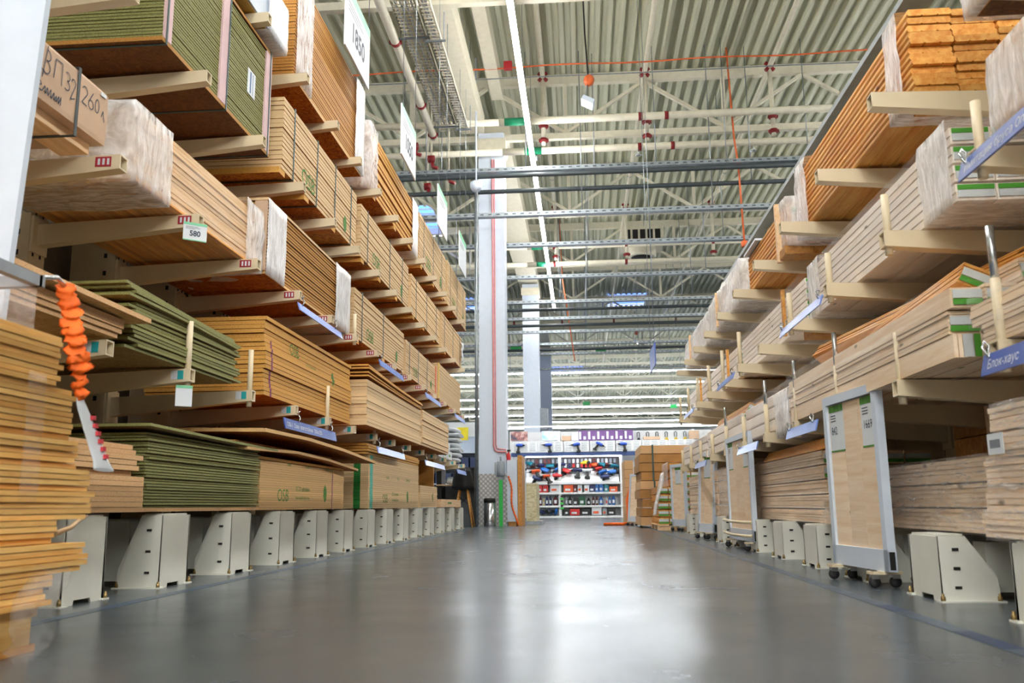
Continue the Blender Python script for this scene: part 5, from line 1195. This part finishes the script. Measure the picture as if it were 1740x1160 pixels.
shelf_row(838.5, [(901, 911, .16, 'grey'), (912, 921, .16, 'red'), (921.5, 931, .16, 'red'), (934, 950, .16, 'white'), (957, 974, .16, 'orange'), (974.5, 980, .17, 'dark red'), (981, 989, .16, 'white'), (992, 1001, .16, 'white'), (1001, 1011, .15, 'dark blue'), (1011, 1017, .17, 'blue'), (1017.5, 1025, .18, 'blue'), (1026, 1034, .16, 'teal'), (1035, 1049, .12, 'orange')], 'tool_carton', 'shelf just under the sloped one', 'cartons under the sloped shelf')
shelf_row(860.5, [(908, 914, .22, 'dark red'), (914.5, 920, .22, 'dark red'), (921, 924, .16, 'yellow'), (925.5, 931, .21, 'dark blue'), (931.5, 937, .21, 'dark blue'), (939, 947, .22, 'dark red'), (959, 964, .2, 'grey'), (964.5, 971, .2, 'black'), (973, 982, .17, 'black'), (983, 994, .2, 'green'), (996, 1003, .16, 'black'), (1005, 1010, .2, 'dark red'), (1011, 1016, .2, 'dark red'), (1017, 1024, .2, 'blue'), (1028, 1032, .18, 'white'), (1033, 1038, .2, 'blue'), (1038.5, 1045, .21, 'blue')], 'fluid_bottle', 'shelf second from the floor', 'bottles on the tool shelf', .2, 'bottle')
shelf_row(877, [(958, 966, .15, 'black'), (967, 984, .14, 'red'), (986, 1002, .14, 'black'), (1004, 1021, .17, 'white'), (1022, 1030, .15, 'grey'), (1031, 1045, .14, 'black')], 'tool_case', 'lowest shelf', 'cases on the lowest shelf')
for i, (px, cn) in enumerate(((912, 'teal'), (922, 'dark blue'), (934, 'grey'), (943, 'blue'))):
    o = dup(d1.get(cn) or d1['blue']); o.location = Vector((fx(px), YS+.1, fz(878)+.10))*S; o.rotation_euler = (1.4, .2*i, .6*i); o.scale = (1.2, 1.2, 1.2); tag(o, 'dark power tool lying on the lowest shelf, %s from the floor corner' % ordw(i+1), 'power tool', 'tools on the lowest shelf')
random.seed(21)
pk = {}
for r, (py, hh) in enumerate(((784, .09), (792, .08))):
    for i in range(22):
        px = 897 + i*7.1; cn = random.choice(['white', 'grey', 'dark red', 'grey', 'white', 'yellow' if i in (6, 7) else 'dark red']) if not (r == 1 and i > 8) else random.choice(['red', 'red', 'white', 'dark blue'])
        if (r, cn) in pk: o = dup(pk[(r, cn)])
        else: o = pk[(r, cn)] = MB().box(-.028, .028, -.01, .01, -hh/2, hh/2).tube([(0, 0, hh/2), (0, .01, hh/2+.02), (0, .03, hh/2+.02)], .004, 6).build('blister_pack', cols[cn], local=True)
        o.location = Vector((fx(px), YS+.26, fz(py)))*S
        tag(o, '%s blister pack, %s in the %s row on the peg board' % (cn, ordw(i+1), ['upper', 'lower'][r]), 'blister pack', 'blister packs on the peg board')
# shelf top: posters, purple cartons, lamps
m_poster, _nt, _b = base('photo_poster', None, .4)
_n = noise_t(_nt, coords(_nt, (2, 2, 2), False), 2.2, 3); _nt.links.new(ramp(_nt, _n, [(.38, srgb(60, 70, 96)), (.5, srgb(168, 108, 100)), (.62, srgb(222, 196, 190))]), _b.inputs['Base Color'])
m_poster2, _nt, _b = base('pale_poster', None, .4)
_n = noise_t(_nt, coords(_nt, (2, 2, 2), False), 1.6, 3); _nt.links.new(ramp(_nt, _n, [(.38, srgb(140, 196, 220)), (.5, srgb(228, 236, 242)), (.64, srgb(216, 188, 196))]), _b.inputs['Base Color'])
for i, (p0, p1, mm) in enumerate(((868, 897, m_poster), (922, 948, m_poster2))):
    o = B(fx(p0), fx(p1), YS-.0, YS+.012, fz(749), fz(733)).build('poster', mm); tag(o, ['poster with reddish photo above the slotted panels', 'pale poster with light blue photo above the slotted panels'][i], 'poster')
for i in range(6):
    p0 = 985 + i*15.6
    if i == 0: pc = thing('purple_carton', 'x', 'carton', (fx(p0), YS, fz(750)), 'purple cartons on the tool shelf'); B(fx(p0), fx(p0+15), YS, YS+.2, fz(750), fz(733)).build('box', plain('purple_carton', (116, 74, 140), .5), pc); B(fx(p0)+.01, fx(p0+4.5), YS-.003, YS-.0005, fz(748), fz(735)).box(fx(p0+8), fx(p0+12.5), YS-.003, YS-.0005, fz(748.5), fz(743)).build('lettering', m_paper, pc); o = pc
    else: o = dup(pc, (fx(p0), YS, fz(750)))
    o['label'] = 'purple carton on top of the tool shelf, %s in its row' % ordw(i+1)
for i in range(6):
    px = 1089 + i*16; tt = thing('work_lamp', 'work lamp hung on the white panel above the far pallets, %s in its row' % ordw(i+1), 'lamp', (fx(px), YS+.3, fz(750)), 'work lamps on the white panel')
    B(fx(px)-.04, fx(px)+.04, YS+.37, YS+.40, fz(745), fz(734)).build('card', m_paper, tt); MB().tube([(fx(px)-.025, YS+.35, fz(744)), (fx(px)-.03, YS+.35, fz(737)), (fx(px), YS+.35, fz(735)), (fx(px)+.03, YS+.35, fz(737)), (fx(px)+.025, YS+.35, fz(744))], .008, 6).build('handle', m_black, tt)
    MB().hexa([(fx(px)-.05, YS+.3, fz(750)), (fx(px)+.05, YS+.3, fz(750)), (fx(px)+.05, YS+.36, fz(750)), (fx(px)-.05, YS+.36, fz(750)), (fx(px)-.02, YS+.3, fz(745)), (fx(px)+.02, YS+.3, fz(745)), (fx(px)+.02, YS+.36, fz(745)), (fx(px)-.02, YS+.36, fz(745))]).build('lamp_head', cols['yellow'] if i else m_black, tt)
for i, (p0, p1, h0) in enumerate(((956, 972, 742), (973, 984, 736), (1096, 1124, 745), (1174, 1190, 736))):
    o = B(fx(p0), fx(p1), YS-.0, YS+.2, fz(750), fz(h0)).build('brown_carton', m_card if i != 1 else m_paper); tag(o, ['low brown carton beside the pale poster', 'white printed carton beside the purple cartons', 'long brown carton under the work lamps', 'brown carton at the end of the work lamps'][i], 'carton', 'cartons on top of the tool shelf')
t = thing('green_tape', 'green and black twisted barrier tape on the tool shelf post', 'tape', (fx(954), YS-.03, fz(860)))
for k in range(6): B(fx(951+k % 2), fx(957-k % 2), YS-.03, YS-.005, fz(866-k*4), fz(863-k*4)).build('green_fold' if k % 2 == 0 else 'black_fold', plain('neon_green', (80, 210, 90), .5) if k % 2 == 0 else m_black, t)

bpy.context.view_layer.update()
